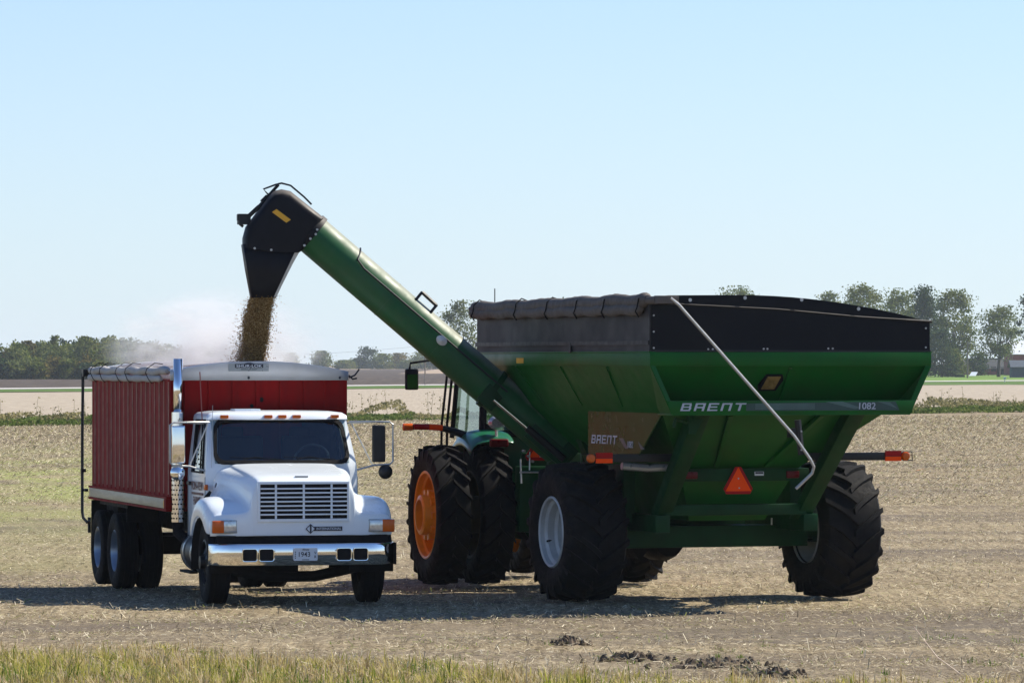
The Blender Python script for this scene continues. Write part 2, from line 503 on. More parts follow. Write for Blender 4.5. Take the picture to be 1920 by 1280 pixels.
# ================================================================== GRAIN TRUCK
# local frame: x forwards, y to the driver's side (right in the picture), origin on the ground under the front axle
def build_truck():
    T = empty('grain_truck', (-2.82, 60.0, 0), R(-75))
    tag(T, 'white cab grain truck with ribbed red box standing under the spout', 'truck')

    # ---- cab shell
    def ring(z, xf, xb, w, inset=0.0):
        xf -= inset; xb += inset; w -= inset
        d = xf - xb
        pts = []
        for f in (-.93, -.86, -.45, 0, .45, .86, .93):
            pts.append((xf - 0.05 * abs(f) ** 3 - (0.03 if abs(f) > .9 else 0), f * w, z))
        for g in (.07, .16, .70, .93):
            pts.append((xf - g * d, w, z))
        for f in (.92, .6, 0, -.6, -.92):
            pts.append((xb, f * w, z))
        for g in (.93, .70, .16, .07):
            pts.append((xf - g * d, -w, z))
        return pts
    lv = [(.78, -.50, -1.85, .99), (1.15, -.50, -1.85, 1.0), (1.66, -.50, -1.85, 1.0), (1.77, -.51, -1.85, .99), (2.05, -.66, -1.85, .955),
          (2.32, -.80, -1.85, .92), (2.335, -.76, -1.86, .925), (2.385, -.78, -1.86, .915), (2.42, -.86, -1.84, .87), (2.44, -1.0, -1.78, .72), (2.447, -1.2, -1.6, .3)]

    def skip(i, j):
        if i in (3, 4) and 1 <= j <= 4: return True              # windscreen
        if i in (2, 3, 4) and j in (8, 17): return True         # side windows
        if i in (3, 4) and j in (12, 13): return True           # rear window
        return False
    mb = MB(); mb.rings([ring(*q) for q in lv], True, True, True, skip=skip)
    cab = mb.build('cab', M['white'], T, smooth=50)
    mb = MB(); mb.rings([ring(*q, inset=0.035) for q in lv[:-3]], True, True, True, skip=skip)
    mb.build('cab_lining', M['inside'], T, smooth=50)
    # windscreen glass, rubber surround
    def wsp(y, z, off=0.0):
        t = (z - 1.77) / 0.55
        f = abs(y) / 0.95
        return Vector((-.51 - .29 * t - 0.05 * f ** 3 + off, y, z + off * 0.5))
    def rrect(y0, y1, z0, z1, r, n=6, tw=0.0):
        pts = []
        for cy, cz, a0 in ((y1 - r, z1 - r, 0), (y0 + r, z1 - r, 90), (y0 + r, z0 + r, 180), (y1 - r, z0 + r, 270)):
            for k in range(n + 1):
                a = R(a0 + 90 * k / n)
                yy = cy + r * math.cos(a); zz = cz + r * math.sin(a)
                pts.append((yy * (1 - tw * (zz - z0) / (z1 - z0)), zz))
        return pts
    inn = rrect(-.86, .86, 1.80, 2.29, .11, tw=.06); out = rrect(-.905, .905, 1.755, 2.335, .13, tw=.06)
    mb = MB()
    a = [wsp(y, z, .012) for y, z in out]; b = [wsp(y, z, .03) for y, z in out]; c = [wsp(y, z, .03) for y, z in inn]; d = [wsp(y, z, .0) for y, z in inn]
    mb.rings([a, b, c, d], True, False, False)
    ws = mb.build('windscreen', M['mblack'], T, smooth=30)
    mb = MB()
    ny, nz = 12, 6
    mb.grid([[wsp(-.885 + 1.77 * i / ny, 1.77 + .55 * k / nz, .004) for i in range(ny + 1)] for k in range(nz + 1)])
    mb.build('windscreen_glass', M['glass'], ws)
    mb = MB()
    for y0 in (-.42, .28):
        mb.tube([wsp(y0 - .1, 1.80, .05), wsp(y0 + .05, 1.83, .05), wsp(y0 + .34, 1.795, .045)], .008, 5)
        mb.tube([wsp(y0 - .28, 1.83, .05), wsp(y0 + .4, 1.80, .05)], .006, 5)
    build_each(mb, 'wiper', M['mblack'], ws)
    for s in (-1, 1):
        def sp(g, z, off):
            i = 2 if z < 1.77 else 3
            t = (z - 1.66) / .66
            xf = -.50 - .30 * max(0, (z - 1.77) / .55); w = 1.0 - .08 * t
            return Vector((xf - g * (xf + 1.85), s * (w + off), z))
        mb = MB(); mb.add([sp(.165, 1.665, -.005), sp(.695, 1.665, -.005), sp(.695, 2.315, -.005), sp(.165, 2.315, -.005)], [(0, 1, 2, 3)])
        sw = mb.build('side_window', M['glass'], T)
        mb = MB()
        loop = [sp(.155, 1.655, .006), sp(.705, 1.655, .006), sp(.705, 2.325, .006), sp(.155, 2.325, .006)]
        mb.tube(loop + [loop[0]], .016, 6)
        mb.tube([sp(.30, 1.66, .008), sp(.30, 2.32, .008)], .012, 6)
        mb.build('window_seal', M['mblack'], sw)
        # door seams, handle
        mb = MB()
        mb.box((-.60, s * 1.004, 1.2), (.012, .012, .80)); mb.box((-1.72, s * 1.004, 1.2), (.012, .012, .80)); mb.box((-1.16, s * 1.004, .80), (1.12, .012, .012))
        dr = mb.build('door', M['bezel'], T)
        mb = MB(); mb.box((-1.58, s * 1.025, 1.50), (.16, .03, .05))
        mb.build('handle', M['black'], dr, bevel=.008)
    # seats, dash, wheel
    for y in (.48, -.42):
        mb = MB(); mb.box((-1.45, y, 1.42), (.5, .55 if y > 0 else .8, .14)); mb.box((-1.68, y, 1.78), (.14, .50 if y > 0 else .8, .66)); mb.box((-1.69, y, 2.15), (.1, .28, .16))
        mb.build('seat', M['seat'], T, bevel=.05, seg=3)
    mb = MB(); mb.box((-.72, 0, 1.66), (.32, 1.85, .2)); mb.build('dashboard', M['seat'], T, bevel=.05)
    mb = MB()
    loop = [Vector((-.98 + .23 * math.sin(a) * .45, .48 + .23 * math.cos(a), 1.80 + .23 * math.sin(a) * .9)) for a in [2 * math.pi * k / 24 for k in range(25)]]
    mb.tube(loop, .014, 6); mb.tube([(-.98, .26, 1.80), (-.98, .70, 1.80)], .014, 5); mb.cyl((-.98, .48, 1.80), (-.8, .48, 1.66), .02)
    mb.build('steering_wheel', M['bezel'], T)
    # roof marker lamps
    for y in (-.72, -.14, .045, .235, .74):
        mb = MB(); mb.box((-.765, y, 2.372), (.07, .105, .042)); mb.build('marker_lamp', M['orange'], T, bevel=.008)
    mb = MB(); mb.box((-1.3, -.33, 2.452), (.3, .34, .03)); mb.build('roof_hatch', M['white'], T, bevel=.008)

    # ---- hood and fenders: one moulded sheet
    def half(x, zt, wt, ws, zs, wi, zf, wo, zb):
        wc = .645 - .085 * (x + .05) ; sh = wt + .03          # crease of the raised centre panel, outer edge of the shoulder
        return [(0, zt), (wc * .4, zt - .001), (wc * .8, zt - .004), (wc * .965, zt - .012), (wc, zt - .030), (wc + .015, zt - .050), (max(wc + .02, (wc + sh) / 2), zt - .062),
                (max(wc + .03, sh - .01), zt - .085), (max(wc + .045, ws * .5 + sh * .5 + .015), (zt + zs) / 2 + .03),
                (ws, zs + .05), (ws + .05, zs), (wi, zf), (wo - .09, zf - .005), (wo - .025, zf - .045), (wo, zf - .13), (wo, zb)]
    secs = [  # x, zt, wt, ws, zs, wi, zf, wo, zb
        (.655, 1.585, .60, .66, 1.20, .78, 1.17, 1.17, .90),
        (.60, 1.612, .61, .67, 1.23, .79, 1.20, 1.19, .90),
        (.48, 1.640, .625, .69, 1.27, .81, 1.26, 1.205, .92),
        (.28, 1.670, .65, .72, 1.33, .84, 1.33, 1.21, 1.06),
        (.05, 1.700, .68, .76, 1.38, .87, 1.365, 1.21, 1.12),
        (-.18, 1.725, .72, .81, 1.40, .91, 1.355, 1.21, 1.09),
        (-.38, 1.748, .77, .87, 1.38, .95, 1.29, 1.205, .98),
        (-.50, 1.765, .81, .91, 1.36, .98, 1.20, 1.20, .86),
        (-.56, 1.772, .82, .92, 1.35, .99, 1.14, 1.20, .80)]
    def full(hp, x, bend):
        cols = [(-y, z) for y, z in reversed(hp)] + hp[1:]
        return [Vector((x - bend * (max(0, abs(y) - .62) / .58) ** 2, y, z)) for y, z in cols]
    rows = []
    h0 = half(*secs[0])
    for t, x in ((0, .700), (.06, .708), (.5, .712), (.90, .706), (.975, .690)):
        hp = [(y, .885 + t * (z - .885)) for y, z in h0]
        rows.append(full(hp, x, .13))
    for i, s in enumerate(secs):
        rows.append(full(half(*s), s[0], .13 if i == 0 else .11 if i == 1 else .06 if i == 2 else 0))
    mb = MB(); mb.grid(rows)
    hood = mb.build('hood', M['white'], T, subsurf=2, solid=.02, smooth=80)
    # wheel-arch lining
    for s in (-1, 1):
        mb = MB(); rr = []
        for k in range(13):
            a = R(-10 + 200 * k / 12)
            rr.append([Vector((.02 + .60 * math.cos(a), s * 1.19, .52 + .585 * math.sin(a))), Vector((.02 + .60 * math.cos(a), s * .62, .52 + .60 * math.sin(a)))])
        mb.grid(rows=rr); mb.build('wheel_arch', M['mblack'], T, solid=.01)
    # grille
    mb = MB(); mb.slab([(.717, -.575, 1.085), (.717, .575, 1.085), (.717, .575, 1.545), (.717, -.575, 1.545)], .02)
    gr = mb.build('grille', M['mblack'], T)
    mb = MB()
    o_ = [(-.60, 1.06), (.60, 1.06), (.60, 1.57), (-.60, 1.57)]; i_ = [(-.562, 1.10), (.562, 1.10), (.562, 1.535), (-.562, 1.535)]
    mb.rings([[(.70, y, z) for y, z in o_], [(.742, y * .985, z) for y, z in o_], [(.745, y, z) for y, z in i_], [(.725, y, z) for y, z in i_]], True, False, False)
    mb.build('grille_frame', M['white'], gr, bevel=.006)
    mb = MB()
    for k in range(7):
        z = 1.10 + (k + 1) * .435 / 8
        mb.box((.738, 0, z), (.02, 1.12, .020))
    mb.build('grille_bar', M['white'], gr, bevel=.004)
    mb = MB()
    for y in (-.36, 0, .36):
        mb.box((.731, y, 1.318), (.014, .026, .43))
    build_each(mb, 'grille_upright', M['white'], gr)
    mb = MB(); mb.box((.60, 0, 1.628), (.03, .17, .022)); mb.build('hood_emblem', M['steel'], T, bevel=.005)
    # badge
    mb = MB(); mb.box((.722, .315, .972), (.012, .37, .055)); bd = mb.build('badge', M['ink'], T)
    q = [(0, -.062), (.062, 0), (0, .062), (-.062, 0)]
    mb = MB(); mb.slab([(.724, .09 + a, .972 + b) for a, b in q], .014); mb.build('badge_diamond', M['ink'], bd)
    mb = MB()
    for sg in (-1, 1):
        mb.slab([(.733, .09 + sg * .012, .972 - .037), (.733, .09 + sg * .050, .972), (.733, .09 + sg * .012, .972 + .037)], .004)
    mb.build('emblem', M['plate'], bd)
    text('badge_lettering', 'INTERNATIONAL', .045, M['plate'], bd, (.730, .325, .971), (0, 1, 0), (0, 0, 1), sx=.92)
    # lamps
    for s in (-1, 1):
        rot = Matrix.Rotation(-s * R(8.5), 3, 'Z')
        mb = MB(); mb.box((.672, s * .925, 1.005), (.06, .50, .165), rot)
        hl = mb.build('headlight', M['bezel'], T, bevel=.008)
        mb = MB(); c = Vector((.672, s * .925, 1.005)) + rot @ Vector((.034, s * .04, 0)); mb.box(c, (.012, .19, .135), rot); mb.build('lamp_glass', M['lens'], hl, bevel=.006)
        mb = MB(); c = Vector((.672, s * .925, 1.005)) + rot @ Vector((.030, s * .183, 0)); mb.box(c, (.03, .155, .155), rot); mb.build('turn_signal', M['orange'], hl, bevel=.012)
    # number on the hood side, side lamp, hood latch, lettering on the passenger door
    text('model_badge', '4900', .085, M['ink'], T, (-.29, -.925, 1.50), (1, -.32, 0), (0, .25, 1))
    mb = MB(); mb.box((-.52, -1.01, 1.47), (.11, .04, .075)); mb.build('side_lamp', M['orange'], T, bevel=.01)
    mb = MB(); mb.tube([(-.42, -.97, 1.42), (-.45, -1.02, 1.33), (-.50, -1.03, 1.24), (-.52, -1.04, 1.16)], [.02, .035, .028, .045], 8); mb.build('hood_latch', M['mblack'], T)
    dx = (1, 0, 0)
    text('door_lettering', 'RON-VIEW', .155, M['redink'], T, (-1.10, -1.010, 1.47), dx, (0, 0, 1), sx=.98)
    mb = MB(); mb.box((-1.10, -1.005, 1.375), (.74, .012, .03)); mb.build('door_stripe', M['redink'], T)
    text('door_lettering', 'FARMS', .155, M['redink'], T, (-1.14, -1.010, 1.275), dx, (0, 0, 1), sx=1.0)

    # ---- bumper
    mb = MB(); rr = []
    prof = [(-.06, .515), (-.006, .518), (.006, .53), (.016, .65), (.023, .768), (.014, .783), (-.06, .79)]
    for k in range(25):
        y = -1.2 + 2.4 * k / 24
        x = .80 - .20 * (max(0, abs(y) - .86) / .34) ** 2
        rr.append([Vector((x + a, y, z)) for a, z in prof])
    mb.rings(rr, closed=False)
    bp = mb.build('bumper', M['chrome'], T, smooth=60, solid=.008)
    for y in (-.715, -.50, .50, .715):
        mb = MB(); mb.slab([(.829, y + a, z) for a, z in rrect(-.088, .088, .578, .722, .028)], .012); sl = mb.build('tow_opening', M['mblack'], bp)
        mb = MB(); loop = [(.832, y + a, z) for a, z in rrect(-.094, .094, .572, .728, .03)]; mb.tube(loop + [loop[0]], .007, 5); mb.build('opening_rim', M['chrome'], sl)
    mb = MB(); mb.box((.66, 1.20, .65), (.12, .02, .28)); mb.build('bumper_end', M['mblack'], bp, bevel=.03)
    mb = MB()
    for y in (-.4, .4):
        for z in (.60, .70): mb.cyl((.82, y, z), (.834, y, z), .012, n=8)
    build_each(mb, 'bolt', M['steel'], bp)
    mb = MB(); mb.box((.62, 0, .84), (.12, 2.2, .10)); mb.build('front_valance', M['mblack'], T)
    # number plate
    mb = MB(); mb.slab([(.836, a, z) for a, z in rrect(-.155, .155, .575, .735, .015, 3)], .008)
    for z in (.685, .66, .635, .61): mb.box((.8405, -.132, z), (.003, .012, .014), mi=1)
    mb.box((.8405, 0, .588), (.003, .09, .008), mi=1)
    pl = mb.build('license_plate', [M['plate'], M['ink']], T)
    text('plate_number', '1943', .088, M['ink'], pl, (.842, -.02, .652), (0, 1, 0), (0, 0, 1), sx=.95)
    text('plate_state', 'Illinois', .034, M['ink'], pl, (.842, 0, .715), (0, 1, 0), (0, 0, 1), shear=.3)
    text('plate_suffix', 'V', .05, M['ink'], pl, (.842, .125, .672), (0, 1, 0), (0, 0, 1))
    text('plate_suffix', 'R', .05, M['ink'], pl, (.842, .125, .622), (0, 1, 0), (0, 0, 1))

    # ---- mirrors
    for s in (-1, 1):
        ym = s * (1.36 if s < 0 else 1.28); xm = -.56
        mb = MB()
        mb.tube([(-.72, s * .93, 2.30), (-.62, s * 1.15, 2.305), (xm, s * 1.42, 2.30), (xm, s * 1.47, 2.27), (xm, s * 1.47, 1.79), (xm, s * 1.43, 1.75), (xm, s * 1.22, 1.74), (-.62, s * 1.0, 1.68)], .013, 7)
        mb.tube([(-.70, s * .95, 2.28), (-.6, s * 1.21, 1.74)], .011, 6)
        mb.tube([(-1.0, s * .94, 2.28), (xm - .02, s * 1.25, 2.30)], .011, 6)
        mi = mb.build('mirror_bracket', M['steel'], T)
        mb = MB(); mb.box((xm, ym, 2.02), (.07, .17, .48))
        ms = mb.build('mirror', M['chrome'] if s < 0 else M['black'], mi, bevel=.02, seg=3)
        mb = MB(); mb.lathe([(0.001, .045), (.05, .038), (.085, .015), (.095, -.01), (.09, -.03), (0.001, -.035)], (xm + .01, s * 1.37, 1.655), 'x', 24)
        mb.build('spot_mirror', M['chrome'] if s < 0 else M['black'], mi)
        mb = MB(); mb.tube([(xm, s * 1.37, 1.74), (xm, s * 1.37, 1.70)], .01, 6); mb.build('mirror_stem', M['steel'], mi)
    # aerials
    mb = MB(); mb.tube([(-.95, -.97, 2.30), (-.96, -1.0, 2.95)], .008, 5); mb.build('aerial', M['ant'], T)
    mb = MB(); mb.tube([(-.55, -.93, 1.72), (-.62, -.90, 2.52)], .004, 4); mb.build('aerial', M['steel'], T)
    # ---- exhaust
    ex = (-1.93, -1.10)
    mb = MB(); mb.cyl(ex + (2.30,), ex + (3.12,), .058, n=24, cap=False)
    es = mb.build('exhaust_stack', M['chrome'], T, solid=.006)
    mb = MB(); mb.cyl(ex + (.98,), ex + (2.42,), .085, n=28)
    for k in range(16):
        z = 1.03 + k * .062
        for j in range(7):
            a = R(-105 + 360 * (j + (.5 if k % 2 else 0)) / 13)
            mb.cyl((ex[0] + .083 * math.cos(a), ex[1] + .083 * math.sin(a), z), (ex[0] + .0875 * math.cos(a), ex[1] + .0875 * math.sin(a), z), .012, n=8, mi=1)
    mb.build('heat_shield', [M['chrome'], M['mblack']], es)
    mb = MB(); mb.tube([ex + (1.0,), (ex[0], ex[1], .85), (ex[0] + .1, ex[1] + .1, .74), (ex[0] + .4, ex[1] + .25, .70)], .075, 12); mb.build('exhaust_elbow', M['mblack'], es)

    # ---- grain box
    bx0, bx1, bw, zb, zt = -2.02, -7.92, 1.19, 1.12, 2.845
    mb = MB()
    mb.slab([(bx0, -bw, zb), (bx0, bw, zb), (bx0, bw, zt), (bx0, -bw, zt)], .05)
    mb.slab([(bx1, -bw, zb), (bx1, bw, zb), (bx1, bw, zt), (bx1, -bw, zt)], .05)
    mb.box(((bx0 + bx1) / 2, 0, zb + .03), (bx0 - bx1 - .1, 2 * bw - .08, .06))
    for s in (-1, 1):
        nr = 18; L = bx0 - bx1; pitch = L / nr
        pts = [(bx0 + .02, s * bw)]
        for k in range(nr):
            xs = bx0 - (k + .5) * pitch
            for o, e in ((.095, 0), (.090, .008), (-.090, .008), (-.095, 0)):
                pts.append((xs + o, s * (bw + e)))
        pts.append((bx1 - .02, s * bw))
        zlo = zb + .19
        mb.rings([[(x, y, zlo) for x, y in pts], [(x, y, zt) for x, y in pts]], closed=False)
    for y in (-.98, -.66, -.34, -.02, .30, .62, .90):
        mb.box((bx0 + .035, y, (zb + zt) / 2), (.03, .05, zt - zb))
    mb.box((bx0 + .05, .80, 2.41), (.05, .74, .10))
    box = mb.build('grain_box', M['red'], T, smooth=20)
    for s in (-1, 1):
        mb = MB()
        for k in range(18):
            xs = bx0 - (k + .5) * (bx0 - bx1) / 18
            mb.box((xs + .090, s * (bw + .006), (zb + zt) / 2 + .1 + random.uniform(-.01, .01)), (.008, .010, zt - zb - .24 - random.uniform(0, .06)))
        mb.build('worn_rib_edges', M['worn'], box)
    for s in (-1, 1):
        mb = MB()
        mb.box(((bx0 + bx1) / 2, s * (bw + .02), zb + .095), (bx0 - bx1 + .04, .05, .13))
        rl = mb.build('side_rail', M['cream'], box, bevel=.008)
        mb = MB()
        mb.box(((bx0 + bx1) / 2, s * (bw + .025), zb + .175), (bx0 - bx1 + .06, .06, .028)); mb.box(((bx0 + bx1) / 2, s * (bw + .025), zb + .012), (bx0 - bx1 + .06, .06, .03))
        mb.box((bx0 - .03, s * (bw + .028), zb + .095), (.14, .07, .13))
        mb.build('rail_trim', M['red'], rl)
        mb = MB(); mb.box((bx0 - .16, s * (bw + .05), zb + .09), (.06, .012, .09)); mb.build('clearance_lamp', M['ydecal'], rl)
    mb = MB(); mb.slab([(bx0 + .031, .03 + .03 * math.cos(a) , 2.58 + .035 * math.sin(a)) for a in [k * .9 for k in range(7)]], .004)
    mb.slab([(bx0 + .031, -.10 + .025 * math.cos(a), 2.50 + .028 * math.sin(a)) for a in [k * .9 for k in range(7)]], .004)
    build_each(mb, 'patch', M['mblack'], box)
    # arched cap at the front (and back)
    for xx, nm in ((bx0 + .045, 'tarp_cap'), (bx1 - .02, 'tarp_cap')):
        arc = []
        for k in range(21):
            y = -1.2 + 2.4 * k / 20
            arc.append((y, 2.945 + .135 * (1 - (y / 1.2) ** 2) ** .9 + (.015 if k == 0 else 0)))
        mb = MB(); mb.rings([[(xx + .012, y, 2.835) for y, z in arc], [(xx + .012, y, z) for y, z in arc], [(xx - .20, y, z + .004) for y, z in arc]], closed=False)
        cap = mb.build(nm, M['alu'], T, smooth=40, solid=.012)
    cap = [o for o in T.children if o.name.startswith('tarp_cap')][0]
    mb = MB(); xs = bx0 + .068
    mb.slab([(xs, -.42, 2.955), (xs, .12, 2.955), (xs, .12, 3.055), (xs, -.42, 3.055)], .004); lb = mb.build('maker_label', M['bezel'], cap)
    mb = MB(); mb.slab([(xs + .004, -.335, 3.0), (xs + .004, .045, 3.0), (xs + .004, .045, 3.05), (xs + .004, -.335, 3.05)], .004)
    mb.slab([(xs + .0035, -.22, 3.049), (xs + .0035, -.07, 3.049), (xs + .0035, -.12, 3.066), (xs + .0035, -.17, 3.066)], .004)
    mb.build('label_panel', M['ink'], lb)
    text('label_lettering', 'SHUR-LOK', .05, M['plate'], lb, (xs + .008, -.145, 3.023), (0, 1, 0), (0, 0, 1), sx=1.45)
    text('label_lettering', 'ROLL TARP', .022, M['decaldark'], lb, (xs + .004, -.145, 2.978), (0, 1, 0), (0, 0, 1), sx=1.9)
    mb = MB(); mb.cyl((bx0 + .05, -.15, 2.868), (bx0 + .075, -.15, 2.868), .016, n=10); mb.cyl((bx0 + .05, 1.08, 2.868), (bx0 + .075, 1.08, 2.868), .016, n=10); build_each(mb, 'bolt', M['ink'], cap)
    mb = MB(); mb.tube([(bx0, 1.22, 2.87), (bx0, 1.30, 2.90), (bx0, 1.36, 2.98)], .012, 5); mb.tube([(bx0, 1.22, 2.90), (bx0, 1.27, 2.85), (bx0, 1.33, 2.86)], .012, 5); mb.build('latch', M['black'], cap)
    # rolled tarp along the passenger side, two rolls with straps
    mb = MB(); n = 46; rr = []
    for k in range(n + 1):
        x = bx0 - .10 - k * (bx0 - bx1 + .02) / n
        r = .056 * (1 + .07 * math.sin(k * 1.1) + .05 * math.sin(k * 2.9 + 1)) * (.55 if k in (0, n) else 1)
        rr.append([Vector((x, -1.20 + r * 1.15 * math.cos(a), 2.955 + r * math.sin(a) + .012 * math.sin(k * .7))) for a in [2 * math.pi * j / 14 for j in range(14)]])
    mb.rings(rr)
    rr = []
    for k in range(n - 1):
        x = bx0 - .38 - k * (bx0 - bx1 - .30) / (n - 2)
        r = .042 * (1 + .12 * math.sin(k * .9 + 2)) * (.5 if k in (0, n - 2) else 1)
        rr.append([Vector((x, -1.235 + r * .9 * math.cos(a), 2.855 + r * 1.1 * math.sin(a))) for a in [2 * math.pi * j / 10 for j in range(10)]])
    mb.rings(rr)
    tr = mb.build('tarp_roll', M['canvas'], T, smooth=70)
    mb = MB()
    for k, x in enumerate((-3.0, -4.6, -5.3, -6.6, -7.3)):
        mb.tube([(x, -1.10, 3.05), (x, -1.21, 3.062), (x - .02, -1.31, 2.99), (x - .10 + .05 * (k % 2), -1.315, 2.93), (x + .05, -1.30, 2.84), (x + .03, -1.25, 2.79)], .006, 5)
    build_each(mb, 'strap', M['mblack'], tr)
    mb = MB(); mb.tube([(-3.0, -.2, 3.07), (-4.5, -.55, 3.02), (-6.6, -1.05, 2.99)], .012, 5); mb.build('tarp_rope', M['canvas'], tr)
    # crank pole at the rear corner
    mb = MB(); xr = bx1 - .16
    mb.tube([(xr, -1.30, 2.92), (xr, -1.31, 2.0), (xr, -1.31, .92), (xr + .03, -1.30, .84), (xr + .12, -1.26, .78), (xr + .14, -1.22, .80)], .022, 7)
    mb.box((xr + .03, -1.25, 2.92), (.16, .13, .10)); mb.box((xr + .07, -1.22, .74), (.05, .04, .22)); mb.box((xr + .06, -1.27, 1.24), (.16, .05, .04)); mb.box((xr + .02, -1.30, 1.52), (.06, .07, .05))
    mb.build('crank_pole', M['black'], T)
    # horns
    mb = MB()
    for y in (.845, .945):
        mb.lathe([(.012, -.10), (.016, 0), (.028, .05), (.062, .10), (.066, .105), (.058, .10), (.020, .03), (.001, .02)], (bx0 + .14, y, 2.325), 'x', 20)
    mb.box((bx0 + .03, .80, 2.33), (.06, .12, .10))
    build_each(mb, 'air_horn', M['bezel'], T)
    # ---- chassis
    mb = MB()
    for s in (-1, 1):
        mb.box((-3.6, s * .42, .86), (8.4, .09, .22))
    for x in (.3, -2.0, -4.0, -5.2, -6.7, -7.7): mb.box((x, 0, .86), (.12, .84, .16))
    mb.box((-4.9, 0, 1.04), (5.7, 1.0, .13)); mb.box((-7.4, 0, .98), (.9, 2.0, .22))
    mb.box((.1, 0, .72), (.9, .6, .30)); mb.box((-.35, -.28, .55), (.7, .75, .35)); mb.box((-1.3, -.1, .60), (1.4, .5, .4))
    mb.build('chassis', M['mblack'], T, bevel=.02)
    mb = MB(); mb.tube([(0, -.95, .48), (0, -.7, .42), (.0, -.3, .34), (0, .3, .34), (0, .7, .42), (0, .95, .48)], .07, 8); mb.build('front_axle', M['mblack'], T)
    mb = MB(); mb.box((-6.06, 0, .52), (.25, 1.7, .25)); mb.box((-7.40, 0, .52), (.25, 1.7, .25)); mb.lathe([(.001, -.3), (.2, -.2), (.24, 0), (.2, .2), (.001, .3)], (-6.06, 0, .5), 'x', 16)
    mb.tube([(-6.06, 0, .55), (-3, 0, .68), (-1, 0, .75)], .06, 8)
    mb.build('rear_axle', M['mblack'], T)
    # flaps in front of / behind the rear wheels
    for s in (-1, 1):
        mb = MB(); mb.slab([(-7.98, s * .55, .40), (-7.98, s * 1.2, .40), (-7.95, s * 1.2, 1.1), (-7.95, s * .55, 1.1)], .015); build_each(mb, 'mud_flap', M['mblack'], T)
    mb = MB(); mb.box((-6.3, -.95, 1.08), (2.2, .45, .04)); mb.box((-5.26, -.95, .98), (.03, .45, .22)); mb.build('wheel_guard', M['mblack'], T)
    # fuel tank with straps and step
    mb = MB(); mb.cyl((-1.78, -.83, .60), (-.88, -.83, .60), .27, n=28); tk = mb.build('fuel_tank', M['black'], T, bevel=.02)
    mb = MB()
    for x in (-1.55, -1.05):
        mb.cyl((x - .035, -.83, .60), (x + .035, -.83, .60), .283, n=28)
    build_each(mb, 'tank_strap', M['bezel'], tk)
    mb = MB(); mb.box((-1.3, -1.08, .36), (.7, .10, .03)); mb.box((-1.3, -1.0, .45), (.05, .05, .22)); mb.build('step', M['mblack'], T)
    # ---- wheels
    ft = road_tyre(1.06, .30, .29).build('tyre', M['truck_rubber'], None, smooth=35)
    COL.objects.unlink(ft)
    for s in (-1, 1):
        w = empty('wheel', (0, s * 1.0, .53), 0 if s < 0 else math.pi, T)
        w.rotation_euler.z += R(-3)
        t = ft.copy(); COL.objects.link(t); t.parent = w; t.name = 'tyre'
        mb = MB(); mb.lathe([(.285, .11), (.295, -.13), (.275, -.135), (.262, -.09), (.26, .02)], n=40)
        for k in range(5):
            a = R(72 * k + 20)
            mb.tube([(.10 * math.cos(a), -.07, .10 * math.sin(a)), (.19 * math.cos(a), -.06, .19 * math.sin(a)), (.27 * math.cos(a), -.05, .27 * math.sin(a))], [.075, .05, .045], 8)
        mb.lathe([(.14, .05), (.13, -.09), (.09, -.13), (.085, -.19), (.001, -.20)], n=24)
        mb.build('rim', M['black'], w)
    for x in (-6.06, -7.40):
        for s in (-1, 1):
            for k, yy in enumerate((1.08, .74)):
                w = empty('wheel', (x, s * yy, .53 - .085), 0 if s < 0 else math.pi, T)
                t = ft.copy(); COL.objects.link(t); t.parent = w; t.name = 'tyre'
                mb = MB(); mb.lathe([(.285, .13), (.298, -.12), (.282, -.128), (.268, -.11), (.262, .02), (.235, .05), (.17, .06)], n=40)
                mb.lathe([(.17, .06), (.16, -.02), (.11, -.05), (.001, -.06)], n=24, mi=1)
                mb.build('rim', [M['rimsteel'], M['black']], w)
    bpy.data.objects.remove(ft)
    return T


# ================================================================== GRAIN CART
# local frame: x forwards (away from the viewer), y to the cart's left (left in the picture)
CART = (2.51, 61.0)


